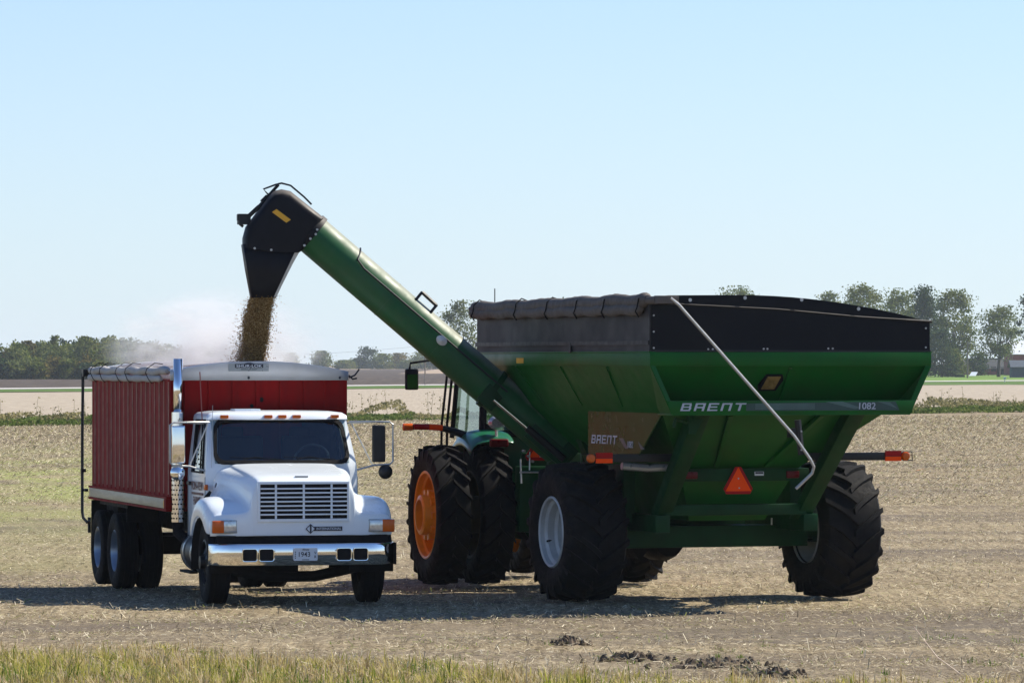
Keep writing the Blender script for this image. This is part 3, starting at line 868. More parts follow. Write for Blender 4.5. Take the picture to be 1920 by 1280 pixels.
def build_cart():
    C = empty('grain_cart', CART + (0,), R(109.5))
    tag(C, 'green grain cart with black tarp sides and a raised unloading auger', 'grain cart')
    # ---- hopper
    mb = MB()
    def rect(z, a0, a1, w): return [(a0, -w, z), (a1, -w, z), (a1, w, z), (a0, w, z)]
    mb.rings([rect(3.20, -2.86, 3.62, 1.86), rect(3.03, -2.86, 3.62, 1.86), rect(2.50, -2.42, 3.1, 1.56), rect(1.72, -1.15, 1.9, .80), rect(1.05, -.75, 1.3, .52)], True, False, True)
    hop = mb.build('hopper', M['green'], C, smooth=20, solid=.012, bevel=.0)
    mb = MB()   # rim angle round the top
    for s in (-1, 1):
        mb.box((.38, s * 1.875, 3.115), (6.56, .035, .17)); mb.box((.38, s * 1.86, 3.20), (6.56, .09, .02))
    mb.box((-2.885, 0, 3.115), (.035, 3.78, .17)); mb.box((3.64, 0, 3.115), (.035, 3.78, .17))
    mb.build('hopper_rim', M['green'], hop, bevel=.006)
    mb = MB()
    for a_ in (2.1, .4, -1.3):
        lo = .30 + (a_ - .34) * .86
        mb.slab([(a_ - .02, 1.868, 3.02), (a_ + .02, 1.868, 3.02), (lo + .02, 1.575, 2.515), (lo - .02, 1.575, 2.515)], .022)
    for y in (.62, -.62):
        mb.slab([(-2.40, y - .03, 2.42), (-2.40, y + .03, 2.42), (-1.24, y * .55 + .03, 1.76), (-1.24, y * .55 - .03, 1.76)], .05)
    for y in (.0,):
        mb.slab([(-2.855, y - .018, 3.0), (-2.855, y + .018, 3.0), (-2.46, y + .018, 2.53), (-2.46, y - .018, 2.53)], .024)
    build_each(mb, 'weld_rib', M['green'], hop)
    # rear gussets and the ledge that carries the name
    mb = MB()
    for s in (-1, 1):
        mb.slab([(-2.90, s * 1.885, 3.03), (-2.90, s * 1.60, 2.44), (-2.42, s * 1.56, 2.44), (-2.42, s * 1.60, 2.52), (-2.86, s * 1.86, 3.03)], .02)
        mb.slab([(-2.90, s * 1.885, 3.03), (-2.90, s * 1.60, 2.44), (-2.88, s * 1.54, 2.44), (-2.88, s * 1.82, 3.03)], .012)
    build_each(mb, 'gusset', M['green'], hop)
    mb = MB()
    mb.slab([(-2.90, -1.62, 2.435), (-2.90, 1.62, 2.435), (-2.90, 1.665, 2.60), (-2.90, -1.665, 2.60)], .02)
    mb.box((-2.66, 0, 2.428), (.50, 3.2, .02)); mb.box((-2.70, 0, 2.592), (.40, 3.2, .012))
    led = mb.build('name_ledge', M['green'], hop, bevel=.004)
    # lettering on the ledge (seen from behind, left of picture = +y)
    stroke_word('lettering', 'BRENT', M['decal'], led, (-2.912, 1.50, 2.475), (0, -1, 0), (0, 0, 1), (-1, 0, 0), .135, .095, .042, shear=.35)
    text('lettering', '1082', .115, M['decal'], led, (-2.9135, -1.00, 2.525), (0, -1, 0), (0, 0, 1), sx=1.1, shear=.05)
    mb = MB()
    mb.slab([(-2.9095, .62, 2.475), (-2.9095, .62, 2.565), (-2.9095, -1.40, 2.585), (-2.9095, -1.45, 2.475)], .003)
    build_each(mb, 'stripe', M['decaldark'], led)
    mb = MB()
    for k in range(5): mb.slab([(-2.911, .50, 2.492 + k * .015), (-2.911, .50, 2.501 + k * .015), (-2.911, -.30, 2.503 + k * .015), (-2.911, -.30, 2.494 + k * .015)], .003)
    mb.slab([(-2.9113, -.45, 2.582), (-2.9113, -.85, 2.492), (-2.9113, -.92, 2.51), (-2.9113, -.68, 2.585)], .003)
    mb.slab([(-2.9113, -1.15, 2.586), (-2.9113, -1.42, 2.50), (-2.9113, -1.32, 2.575)], .003)
    build_each(mb, 'stripe', M['decalmid'], led)
    # sight window on the sloping rear wall
    def rw(y, z, off=0.0):     # point on the rear wall
        t = (3.03 - z) / .53
        return Vector((-2.86 + .44 * t - .017 - off, y, z - off * .3))
    q = [(.30, 2.92), (.085, 2.92), (.06, 2.86), (.12, 2.73), (.345, 2.73), (.37, 2.79)]
    mb = MB(); mb.slab([rw(y, z, .012) for y, z in q], .03); sw = mb.build('sight_window', M['mblack'], hop)
    mb = MB(); mb.slab([rw(y, z, .03) for y, z in [(.285, 2.905), (.11, 2.905), (.15, 2.75), (.325, 2.75)]], .012); mb.build('window_pane', M['amberglass'], sw)
    # ---- black extension panels
    mb = MB()
    mb.slab([(3.62, -1.87, 3.21), (3.62, 1.87, 3.21), (3.62, 1.87, 3.82), (3.62, .6, 3.92), (3.62, -1.0, 3.80), (3.62, -1.87, 3.56)], .02)
    mb.slab([(-2.88, -1.87, 3.21), (3.62, -1.87, 3.21), (3.62, -1.87, 3.56), (-2.88, -1.87, 3.57)], .02)
    arc = [(1.87, 3.21), (-1.87, 3.21), (-1.87, 3.575)]
    for k in range(15):
        y = -1.87 + 3.74 * (k + 1) / 16
        f = (y + 1.87) / 3.74
        arc.append((y, 3.575 + .33 * math.sin(min(1, f / .68) * math.pi / 2) ** .85 - .01 * max(0, (f - .68)) / .32))
    arc.append((1.87, 3.88))
    mb.slab([(-2.88, y, z) for y, z in arc], .02)
    ext = mb.build('extension_panel', M['ext'], C, smooth=20)
    mb = MB(); mb.slab([(-2.88, 1.875, 3.21), (3.62, 1.875, 3.21), (3.62, 1.875, 3.80), (-2.88, 1.875, 3.80)], .02)
    sx_ = mb.build('extension_panel', M['extdust'], C)
    mb = MB(); mb.box((.37, 1.895, 3.315), (6.5, .03, .055)); mb.box((-.1, 1.90, 3.26), (.07, .03, .13)); mb.box((-2.86, 1.888, 3.5), (.05, .012, .58)); mb.build('rail', M['black'], sx_)
    mb = MB(); mb.box((-2.86, 1.889, 3.6), (.05, .012, .5))
    mb = MB()   # fold line and bolts on the rear panel
    mb.tube([(-2.895, 1.80, 3.80), (-2.895, .2, 3.73), (-2.897, -.9, 3.64), (-2.90, -1.90, 3.585)], .012, 6); mb.tube([(-2.895, -1.90, 3.583), (-2.895, -1.55, 3.60)], .018, 6)
    mb.box((-2.895, 0, 3.215), (.03, 3.76, .02))
    mb.build('edge_trim', M['black'], ext)
    mb = MB()
    for y, z in ((1.36, 3.84), (.63, 3.87), (-.13, 3.85), (-.90, 3.74)):
        mb.cyl((-2.885, y, z), (-2.90, y, z), .022, n=12)
    for y, z in ((1.12, 3.235), (1.06, 3.235), (.38, 3.24), (.33, 3.24), (-.49, 3.245), (-.55, 3.245), (-1.82, 3.50), (-1.82, 3.26), (1.84, 3.65), (1.84, 3.45), (1.84, 3.25)):
        mb.cyl((-2.885, y, z), (-2.90, y, z), .012, n=8)
    build_each(mb, 'bolt', M['steel'], ext)
    # ---- rolled tarp along the left top edge, hanging flap below it
    mb = MB(); n = 72; rr = []
    for k in range(n + 1):
        a_ = 3.70 - k * 6.55 / n
        r = .088 * (1 + .04 * math.sin(k * .55) + .035 * math.sin(k * 1.7 + 1)) * (.6 if k in (0, n) else 1) * (1 - .10 * (k % 14 == 3))
        rr.append([Vector((a_, 1.90 + r * math.cos(a), 3.80 + .035 * k / n + r * math.sin(a) + .012 * math.sin(k * .45))) for a in [2 * math.pi * j / 14 for j in range(14)]])
    mb.rings(rr)
    rr = []
    for k in range(n + 1):
        a_ = 3.72 - k * 6.45 / n
        w = .022 * math.sin(k * .8) + .012 * math.sin(k * 2.3); e = .5 if k in (0, n) else 1
        rr.append([Vector((a_, 1.93 + y * e, 3.735 + z * e + w * .5)) for y, z in ((-.05, .07), (.04, .06), (.075, .0), (.05, -.07), (.0, -.085), (-.05, -.06))])
    mb.rings(rr)
    tr = mb.build('tarp_roll', M['tarp'], C, smooth=60)
    mb = MB()
    for k, a_ in enumerate((3.45, 1.75, .55, -.55, -1.55, -2.75)):
        mb.tube([(a_, 1.83, 3.885), (a_, 1.91, 3.915), (a_ - .02, 1.995, 3.85), (a_ + .0, 2.005, 3.75), (a_ + .02, 2.02, 3.70), (a_ + .06, 1.96, 3.63)], .009, 5)
    build_each(mb, 'strap', M['mblack'], tr)
    mb = MB(); mb.cyl((3.70, 1.90, 3.80), (3.86, 1.90, 3.80), .03); mb.build('roll_end', M['black'], tr)
    mb = MB(); mb.cyl((-2.84, 1.90, 3.835), (-3.06, 1.86, 3.835), .05, n=12); mb.box((-3.06, 1.74, 3.84), (.10, .30, .10)); mb.build('crank_joint', M['tarp'], tr, bevel=.015)
    # bows over the open top
    mb = MB()
    for a_ in (-1.6, 0, 1.6, 2.9):
        pts = []
        for k in range(13):
            y = -1.86 + 3.70 * k / 12; f = k / 12
            pts.append((a_, y, 3.52 + .26 * math.sin(min(1, f / .68) * math.pi / 2)))
        mb.tube(pts, .02, 6)
    build_each(mb, 'tarp_bow', M['steel'], C)
    # crank handle tube
    mb = MB()
    mb.tube([(-3.10, 1.70, 3.86), (-3.11, 1.60, 3.78), (-3.11, .06, 2.16), (-3.10, -.16, 1.87), (-3.08, -.215, 1.78), (-3.06, -.20, 1.70), (-3.02, .0, 1.51)], .020, 8)
    ck = mb.build('tarp_crank', M['steel'], C)
    mb = MB(); mb.tube([(-3.05, -.01, 2.36), (-3.05, -.06, 1.93)], .045, 8); mb.box((-2.98, .02, 2.20), (.16, .10, .12)); mb.build('crank_holder', M['black'], ck)
    mb = MB()
    for z in (2.22, 1.99): mb.cyl((-3.09, -.04, z), (-3.105, -.04, z), .012, n=8)
    build_each(mb, 'bolt', M['steel'], ck)
    # ---- left side panel with name
    mb = MB(); mb.slab([(.30, 1.50, 2.58), (-2.50, 1.50, 2.58), (-1.42, 1.50, 1.83), (.30, 1.50, 1.83)], .02)
    sp = mb.build('side_panel', M['gloss_green'], C)
    stroke_word('lettering', 'BRENT', M['decal'], sp, (.18, 1.511, 2.03), (-1, 0, 0), (0, 0, 1), (0, 1, 0), .15, .11, .04, shear=.3)
    text('lettering', '1082', .12, M['decal'], sp, (-1.22, 1.515, 2.03), (-1, 0, 0), (0, 0, 1), shear=.2, sx=.9)
    mb = MB(); mb.slab([(-.82, 1.512, 2.11), (-1.05, 1.512, 1.98), (-1.15, 1.512, 1.98), (-.98, 1.512, 2.11)], .003); mb.slab([(-1.5, 1.512, 2.08), (-1.75, 1.512, 1.98), (-1.60, 1.512, 1.98)], .003); build_each(mb, 'stripe', M['decalmid'], sp)
    mb = MB(); mb.slab([(2.0, 1.892, 3.06), (1.72, 1.892, 3.06), (1.72, 1.892, 3.13), (2.0, 1.892, 3.13)], .004); mb.build('warning_decal', M['ydecal'], hop)
    # small triangular guard + hook at the rear left corner
    mb = MB(); mb.slab([(-2.45, 1.20, 2.42), (-2.45, .98, 2.42), (-2.45, 1.12, 2.18), (-2.45, 1.20, 2.18)], .03); mb.tube([(-2.5, 1.25, 2.33), (-2.55, 1.42, 2.37), (-2.55, 1.44, 2.27)], .025, 6); mb.build('hook_bracket', M['dgreen'], C)
    # ---- frame
    mb = MB()
    for s in (-1, 1):
        mb.rings([[(-2.55, s * 1.05 - .11, 2.44), (-2.55, s * 1.05 + .11, 2.44), (-2.28, s * 1.05 + .11, 2.46), (-2.28, s * 1.05 - .11, 2.46)],
                  [(-.95, s * .97 - .10, 1.06), (-.95, s * .97 + .10, 1.06), (-.72, s * .97 + .10, 1.06), (-.72, s * .97 - .10, 1.06)]])
        mb.rings([[(1.9, s * 1.05 - .09, 2.3), (1.9, s * 1.05 + .09, 2.3), (2.1, s * 1.05 + .09, 2.3), (2.1, s * 1.05 - .09, 2.3)],
                  [(.4, s * 1.0 - .09, 1.0), (.4, s * 1.0 + .09, 1.0), (.6, s * 1.0 + .09, 1.0), (.6, s * 1.0 - .09, 1.0)]])
        mb.box((-.1, s * 1.02, 1.02), (2.0, .20, .22))
        mb.box((0, s * 1.16, 1.38), (.55, .16, .75))
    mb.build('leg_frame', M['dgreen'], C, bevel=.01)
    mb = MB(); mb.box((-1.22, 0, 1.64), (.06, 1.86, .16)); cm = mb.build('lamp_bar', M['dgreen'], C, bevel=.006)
    for y in (.70, -.70):
        mb = MB(); mb.box((-1.262, y, 1.64), (.03, .175, .09)); mb.build('tail_lamp', M['redlens'], cm, bevel=.01)
    mb = MB(); mb.box((-1.254, -.24, 1.655), (.006, .125, .05)); lb = mb.build('maker_label', M['plate'], cm)
    mb = MB(); mb.box((-1.258, -.24, 1.664), (.004, .11, .024)); mb.build('label_band', M['ink'], lb)
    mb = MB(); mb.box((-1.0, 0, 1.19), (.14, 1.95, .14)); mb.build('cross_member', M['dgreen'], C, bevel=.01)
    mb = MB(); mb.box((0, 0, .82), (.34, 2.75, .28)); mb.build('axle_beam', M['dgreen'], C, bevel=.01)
    mb = MB()
    for s in (-1, 1): mb.cyl((0, s * 1.2, .87), (0, s * 1.75, .87), .10, n=16)
    build_each(mb, 'axle_spindle', M['dgreen'], C)
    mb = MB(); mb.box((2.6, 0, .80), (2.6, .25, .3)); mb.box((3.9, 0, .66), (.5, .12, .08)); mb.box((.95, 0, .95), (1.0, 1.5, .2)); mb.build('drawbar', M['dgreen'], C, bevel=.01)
    # sump and gearbox hanging under the middle
    mb = MB(); mb.rings([[(.7, .95, .95), (.7, .25, .95), (1.9, .25, .95), (1.9, .95, .95)], [(.8, .62, .50), (.8, .58, .50), (1.8, .58, .50), (1.8, .62, .50)]])
    mb.lathe([(.001, -.4), (.2, -.4), (.26, -.2), (.26, .2), (.2, .4), (.001, .4)], (1.2, .18, .72), 'x', 14); mb.build('auger_sump', M['mblack'], C)
    mb = MB()
    for y in (1.28, .98, -.86, -1.05): mb.tube([(-.18, y, .96), (-.18, y, 1.05)], .012, 5)
    mb.tube([(-.2, 1.1, .99), (-.2, .72, 1.06)], .010, 5); build_each(mb, 'pin', M['steel'], C)
    # strut seen catching light behind the triangle
    mb = MB(); mb.tube([(-.6, -.30, 1.38), (-.6, -.92, 1.72)], .018, 6); mb.build('brace_rod', M['steel'], C)
    # ---- slow vehicle triangle
    def tri(c, R_, cut, x):
        cy, cz = c; pts = []
        P = [(0, R_), (-R_ * .866, -R_ * .5), (R_ * .866, -R_ * .5)]
        for i in range(3):
            p, q, r_ = P[i - 1], P[i], P[(i + 1) % 3]
            for o in (p, r_):
                pts.append((x, cy + q[0] + (o[0] - q[0]) * cut, cz + q[1] + (o[1] - q[1]) * cut))
        return pts
    c = (.06, 1.535)
    mb = MB(); mb.slab(tri(c, .275, .16, -1.275), .012); sm = mb.build('warning_triangle', M['smvred'], C)
    mb = MB(); mb.slab(tri((c[0], c[1] + .002), .205, .015, -1.284), .008); mb.build('triangle_centre', M['smv'], sm)
    mb = MB(); mb.cyl((-1.285, c[0], c[1] + .06), (-1.293, c[0], c[1] + .06), .010, n=8); mb.cyl((-1.285, c[0] - .01, c[1] - .06), (-1.293, c[0] - .01, c[1] - .06), .010, n=8); build_each(mb, 'bolt', M['steel'], sm)
    # ---- outrigger lamps
    for s in (-1, 1):
        xx = -1.50; zz = 1.87
        mb = MB(); mb.box((xx + .02, s * 1.50, zz), (.09, 1.35, .10)); mb.tube([(xx + .02, s * 2.14, zz + .055), (xx + .02, s * 2.27, zz + .055), (xx + .02, s * 2.275, zz - .055), (xx + .02, s * 2.14, zz - .055)], .010, 5)
        ar = mb.build('lamp_arm', M['black'], C, bevel=.008)
        mb = MB(); mb.box((xx - .035, s * 1.98, zz + .038), (.025, .22, .065)); mb.build('reflector', M['smvred'], ar)
        mb = MB(); mb.box((xx - .035, s * 1.98, zz - .032), (.025, .22, .058)); mb.build('reflector', M['smv'], ar)
        mb = MB(); mb.lathe([(.001, -.035), (.045, -.032), (.056, -.015), (.056, .02), (.001, .02)], (xx - .035, s * 2.155, zz), 'x', 20); mb.build('warning_lamp', M['orange'], ar)
    mb = MB(); mb.tube([(-1.42, 1.70, 1.77), (-1.42, 1.35, 1.74), (-1.42, 1.05, 1.75)], .05, 8); mb.build('work_lamp', M['bezel'], C)

    # ---- unloading auger
    P0 = Vector((2.45, 1.23, 2.03)); E = Vector((3.14, 4.37, 4.77)); e = (E - P0).normalized()
    hdir = Vector((.215, .977, 0)).normalized(); nrm = e.cross(hdir).normalized()
    if nrm.x > 0: nrm = -nrm           # towards the rear of the cart = towards the viewer
    up = nrm.cross(e).normalized()
    if up.z < 0: up = -up
    r = .265
    A = empty('auger', (0, 0, 0), 0, C)
    mb = MB(); mb.cyl(P0 - e * .25, E, r, n=40); mb.build('auger_tube', M['auger'], A)
    mb = MB()
    for t, rr_, w in ((4.235, r + .014, .05), (2.9, r + .005, .012), (2.0, r + .005, .012)):
        mb.cyl(P0 + e * (t - w / 2), P0 + e * (t + w / 2), rr_, n=40)
    build_each(mb, 'tube_band', M['auger'], A)
    mb = MB(); mb.cyl(P0 + e * 1.02, P0 + e * 1.10, r + .028, n=40)
    mb.slab([P0 + e * a + nrm * (r + .03) + up * b for a, b in ((1.16, .02), (1.16, -.26), (.90, -.26), (.90, -.02))], .03)
    mb.slab([P0 + e * a + nrm * (r + .04) + up * b for a, b in ((.35, .0), (.35, -.22), (-.30, -.22), (-.30, .0))], .05)
    mb.build('hinge', M['dgreen'], A, bevel=.008)
    mb = MB(); mb.tube([P0 + e * .98 + nrm * (r + .07) - up * .12, P0 + e * .38 + nrm * (r + .07) - up * .115], .028, 10); mb.build('cylinder_rod', M['chrome'], A)
    mb = MB(); mb.tube([P0 + e * .40 + nrm * (r + .07) - up * .115, P0 - e * .25 + nrm * (r + .07) - up * .11], .05, 10); mb.build('hydraulic_cylinder', M['black'], A)
    mb = MB(); mb.slab([P0 + e * a + nrm * .10 + up * b for a, b in ((.50, .18), (.50, .46), (-.15, .50), (-.15, .10))], .25); mb.cyl(P0 - e * .35, P0 - e * .15, .29, n=20); mb.build('pivot_housing', M['dgreen'], A, bevel=.02)
    # hose along the tube
    hs = [P0 + e * 3.62 + up * (r + .015), P0 + e * 3.60 + up * (r * .9) + nrm * .13, P0 + e * 3.56 + up * .12 + nrm * (r - .01), P0 + e * 3.42 + up * .085 + nrm * (r + .002), P0 + e * 2.0 + up * .085 + nrm * (r + .006), P0 + e * .9 + up * .085 + nrm * (r + .006)]
    mb = MB(); mb.tube(hs, .013, 6); mb.build('hose', M['black'], A)
    # lamp, bracket on top
    mb = MB(); q = P0 + e * 2.02 + nrm * (r + .02) + up * .03; mb.lathe([(.001, -.03), (.05, -.03), (.062, 0), (.062, .03), (.001, .04)], (0, 0, 0), 'y', 18)
    rot = Matrix((e, nrm, up)).transposed()
    mb.v = [tuple(q + rot @ Vector((v[0] * 1.25, v[1], v[2]))) for v in mb.v]; mb.build('auger_lamp', M['steel'], A)
    mb = MB()
    for t in (2.62, 2.36):
        mb.tube([P0 + e * t + up * (r - .03) + nrm * .13, P0 + e * t + up * (r + .10) + nrm * .09], .022, 6)
    mb.tube([P0 + e * 2.36 + up * (r + .09) + nrm * .09, P0 + e * 2.62 + up * (r + .10) + nrm * .09], .026, 6); mb.build('saddle_bracket', M['black'], A)
    # hood: swept housing with rounded edges
    def hp(h, dz, n_): return E + hdir * h + Vector((0, 0, dz)) + nrm * n_
    poly = [(-.145, .225), (.08, .40), (.30, .575), (.42, .60), (.53, .575), (.61, .49), (.75, .29), (.89, .10), (.93, -.05), (.93, -.19), (.55, -.24), (.19, -.245), (.13, -.20), (0, .02)]
    mb = MB()
    def sc(f): return [(.42 + (h - .42) * f, -.05 + (z + .05) * f if z > -.15 else z) for h, z in poly]
    mb.rings([[hp(h, z, n_) for h, z in sc(f)] for n_, f in ((-.275, .80), (-.265, .885), (-.23, .945), (-.17, .985), (-.09, 1), (.09, 1), (.17, .985), (.23, .945), (.265, .885), (.275, .80))])
    hd = mb.build('discharge_hood', M['hoodblack'], A, smooth=45)
    mb = MB(); mb.cyl(E - e * .02, E + e * .06, r + .022, n=36); mb.build('hood_flange', M['hoodblack'], hd)
    mb = MB(); mb.slab([hp(h, z, .279) for h, z in ((.56, .29), (.50, .33), (.31, .19), (.37, .15))], .006); mb.build('reflective_strip', M['ydecal'], hd)
    mb = MB()
    for h, z in ((.79, -.19), (.57, -.21), (-.04, .06), (.05, -.06), (.13, -.15), (-.02, .0)):
        mb.cyl(hp(h, z, .27), hp(h, z, .292), .016, n=10)
    build_each(mb, 'bolt', M['steel'], hd)
    top = [hp(.93, -.13, -.25), hp(.93, -.13, .25), hp(.20, -.235, .25), hp(.20, -.235, -.25)]
    mid = [hp(.885, -.45, -.22), hp(.885, -.45, .22), hp(.345, -.50, .22), hp(.345, -.50, -.22)]
    bot = [hp(.815, -.84, -.19), hp(.815, -.84, .19), hp(.50, -.835, .19), hp(.50, -.835, -.19)]
    mb = MB(); mb.rings([top, mid, bot], True, False, False)
    spo = mb.build('spout', M['hoodblack'], A, smooth=20, solid=.012)
    mb = MB(); mb.slab([hp(.205, -.24, .255), hp(.255, -.24, .255), hp(.53, -.83, .195), hp(.50, -.83, .195)], .012); mb.build('spout_seam', M['steel'], spo)
    # hydraulic bits on the hood's back edge
    mb = MB()
    mb.tube([hp(.60, .53, .1), hp(.66, .60, .1), hp(.50, .66, .1), hp(.42, .68, .1), hp(.30, .65, .1), hp(.12, .50, .1), hp(.02, .40, .1)], .013, 6)
    mb.tube([hp(.62, .52, .12), hp(.70, .44, .12), hp(.66, .44, .12), hp(.45, .68, .12)], .012, 6)
    mb.tube([hp(.46, .66, .1), hp(.72, .37, .1)], .022, 7); mb.tube([hp(.72, .37, .1), hp(.90, .20, .1)], .03, 7)
    mb.box(hp(.92, .20, .1), (.10, .16, .14)); mb.box(hp(.97, .22, .1), (.06, .08, .08)); mb.tube([hp(.93, .10, .1), hp(1.0, .16, .1)], .02, 6)
    mb.build('spout_cylinder', M['black'], hd)

    # ---- wheels
    ty = ag_tyre(1.80, .80, .44, 19, .055, .36, .095, -1).build('tyre', M['rubber'], None, smooth=40)
    for i, s in enumerate((1, -1)):
        w = empty('wheel', (0, s * 1.7675, .895), 0, C)
        t = ty if i == 0 else ty.copy()
        if i: COL.objects.link(t)
        t.name = 'tyre'; t.parent = w
        if s < 0: t.rotation_euler = (0, R(7), 0)
        mb = MB()
        mb.lathe([(.445, -s * .37), (.46, s * .36), (.445, s * .375), (.425, s * .36), (.42, s * .30), (.385, s * .27), (.38, s * .18), (.345, s * .15), (.335, s * .02), (.20, s * .0), (.16, s * .0)], n=56)
        mb.build('rim', M['rimwhite'], w, smooth=35)
        mb = MB(); mb.lathe([(.17, -s * .3), (.17, s * .02), (.11, s * .04), (.10, s * .12), (.001, s * .13)], n=24)
        for k in range(10):
            a = R(36 * k); mb.cyl((.23 * math.cos(a), s * .0, .23 * math.sin(a)), (.23 * math.cos(a), s * .03, .23 * math.sin(a)), .015, n=6)
        mb.build('hub', M['dgreen'], w)
        mb = MB(); mb.cyl((.38, s * .20, -.12), (.36, s * .29, -.13), .014, n=6); mb.build('valve', M['mblack'], w)
    return C, E


# ================================================================== TRACTOR
def build_tractor():
    A = empty('tractor', (.37, 65.35, 0), R(105.7))
    tag(A, 'green tractor with yellow dual rear wheels hitched ahead of the cart', 'tractor')
    ty = ag_tyre(1.94, .47, .60, 22, .05, .27, .062, 1).build('tyre', M['rubber'], None, smooth=40)
    first = True
    for s in (1, -1):
        for k, yy in enumerate((.80, 1.43)):
            w = empty('wheel', (0, s * yy, .965), 0, A)
            t = ty if first else ty.copy()
            if not first: COL.objects.link(t)
            first = False
            t.name = 'tyre'; t.parent = w; t.rotation_euler = (0, R(random.uniform(0, 15)), 0)
            mb = MB(); mb.lathe([(.605, -s * .20), (.62, s * .195), (.60, s * .21), (.575, s * .20), (.57, s * .13), (.535, s * .11), (.53, s * .0), (.49, -s * .03), (.47, -s * .10), (.30, -s * .12)], n=56)
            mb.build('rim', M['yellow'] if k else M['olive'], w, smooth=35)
            if k == 1:
                mb = MB(); mb.lathe([(.33, -s * .10), (.32, s * .14), (.285, s * .16), (.275, s * .27), (.235, s * .29), (.215, s * .29), (.21, s * -.05), (.001, -s * .06)], n=32)
                for j in range(10):
                    a = R(36 * j)
                    mb.box((.318 * math.cos(a), s * .08, .318 * math.sin(a)), (.07, .22, .085), Matrix.Rotation(-a, 3, 'Y'))
                mb.build('hub', M['yellow'], w, smooth=35)
            else:
                mb = MB(); mb.cyl((0, -s * .2, 0), (0, s * .45, 0), .26, n=28); mb.build('hub', M['olive'], w)
    mb = MB(); mb.cyl((0, -1.2, .965), (0, 1.2, .965), .13); mb.box((.3, 0, 1.0), (1.2, .7, .75)); mb.box((1.9, 0, .95), (2.4, .55, .5)); mb.build('chassis', M['dgreen'], A, bevel=.02)
    # front wheels
    fy = ag_tyre(1.5, .42, .45, 19, .045, .25, .055, 1)
    fo = None
    for s in (1, -1):
        w = empty('wheel', (3.0, s * .66, .75), 0, A)
        if fo is None:
            fo = fy.build('tyre', M['rubber'], w, smooth=40)
        else:
            t = fo.copy(); COL.objects.link(t); t.parent = w; t.name = 'tyre'
        mb = MB(); mb.lathe([(.455, -s * .18), (.46, s * .18), (.44, s * .17), (.42, s * .05), (.2, s * .0), (.18, s * .12), (.001, s * .13)], n=36); mb.build('rim', M['yellow'], w)
    mb = MB(); mb.box((3.0, 0, .72), (.25, 1.5, .22)); mb.build('front_axle', M['dgreen'], A, bevel=.02)
    # engine hood
    mb = MB()
    def hr(x, w, zt): return [(x, -w, 1.15), (x, w, 1.15), (x, w, zt - .12), (x, w * .7, zt), (x, -w * .7, zt), (x, -w, zt - .12)]
    mb.rings([hr(1.75, .48, 2.02), hr(2.8, .44, 1.96), (hr(3.7, .40, 1.80)), hr(3.95, .34, 1.66)]); mb.build('engine_hood', M['tgreen'], A, bevel=.03)
    # fenders: curved sheets over the inner wheels
    for s in (1, -1):
        mb = MB(); rr = []
        for k in range(15):
            a = R(15 + 106 * k / 14)
            rx = 1.06 * math.cos(a); rz = .965 + 1.10 * math.sin(a)
            rr.append([Vector((rx, s * .48, rz + .03)), Vector((rx, s * .62, rz + .07)), Vector((rx, s * .86, rz + .07)), Vector((rx, s * 1.05, rz + .04)), Vector((rx, s * 1.12, rz - .06)), Vector((rx * .985, s * 1.13, rz - .14))])
        mb.grid(rr); fe = mb.build('fender', M['tgreen'], A, solid=.025, subsurf=1, smooth=60)
        mb = MB(); mb.box((-.60, s * .74, 1.965), (.08, .26, .11)); mb.build('tail_lamp', M['redlens'], fe, bevel=.025, seg=3)
        mb = MB(); mb.lathe([(.001, -.06), (.07, -.06), (.10, -.02), (.095, .04), (.04, .08), (.001, .09)], (-.42, s * .72, 2.24), 'x', 20); mb.v = [(x, y if False else (y - s * .72) * 1.25 + s * .72, z) for x, y, z in mb.v]
        mb.cyl((-.40, s * .72, 2.02), (-.40, s * .72, 2.16), .02); mb.build('work_lamp', M['lens'], fe)
        # warning arm
        mb = MB(); pts = [(.05, s * 1.00, 2.04), (.06, s * 1.2, 2.12), (.07, s * 1.42, 2.17), (.08, s * 1.66, 2.18), (.08, s * 1.82, 2.18)]
        mb.tube(pts, [.06, .045, .042, .04, .04], 8); ar = mb.build('lamp_arm', M['black'], A)
        mb = MB(); mb.tube([(.03, s * 1.38, 2.165), (.03, s * 1.57, 2.18)], .041, 8); mb.build('reflector', M['smv'], ar)
        mb = MB(); mb.tube([(.035, s * 1.57, 2.18), (.04, s * 1.78, 2.182)], .041, 8); mb.build('reflector', M['smvred'], ar)
        mb = MB(); mb.tube([(.08, s * 1.79, 2.18), (.08, s * 1.93, 2.178)], .052, 10); mb.build('warning_lamp', M['orange'], ar, bevel=.01)
    # ---- cab
    a0, a1, w0 = .05, 1.68, .80
    mb = MB(); mb.box(((a0 + a1) / 2, 0, 1.82), (a1 - a0, 1.5, .55)); mb.build('cab_base', M['tgreen'], A, bevel=.05)
    mb = MB()
    for x in (a0, a1):
        for s in (1, -1):
            top = (x + (.1 if x == a0 else -.12), s * .74, 3.02)
            mb.tube([(x, s * w0, 2.0), top], .055 if x == a0 else .035, 8)
    mb.tube([(a0 + .1, -.74, 3.0), (a0 + .1, .74, 3.0)], .05, 6); mb.tube([(a0, -.8, 2.08), (a0, .8, 2.08)], .05, 6)
    for s in (1, -1):
        mb.tube([(a1, s * w0, 2.06), (a0, s * w0, 2.06)], .03, 6)
    cf = mb.build('cab_frame', M['mblack'], A)
    mb = MB(); mb.slab([(a0 - .12, -.85, 3.10), (a1 + .05, -.85, 3.10), (a1 + .05, .85, 3.10), (a0 - .12, .85, 3.10)], .20); mb.build('cab_roof', M['tgreen'], A, bevel=.07, seg=3)
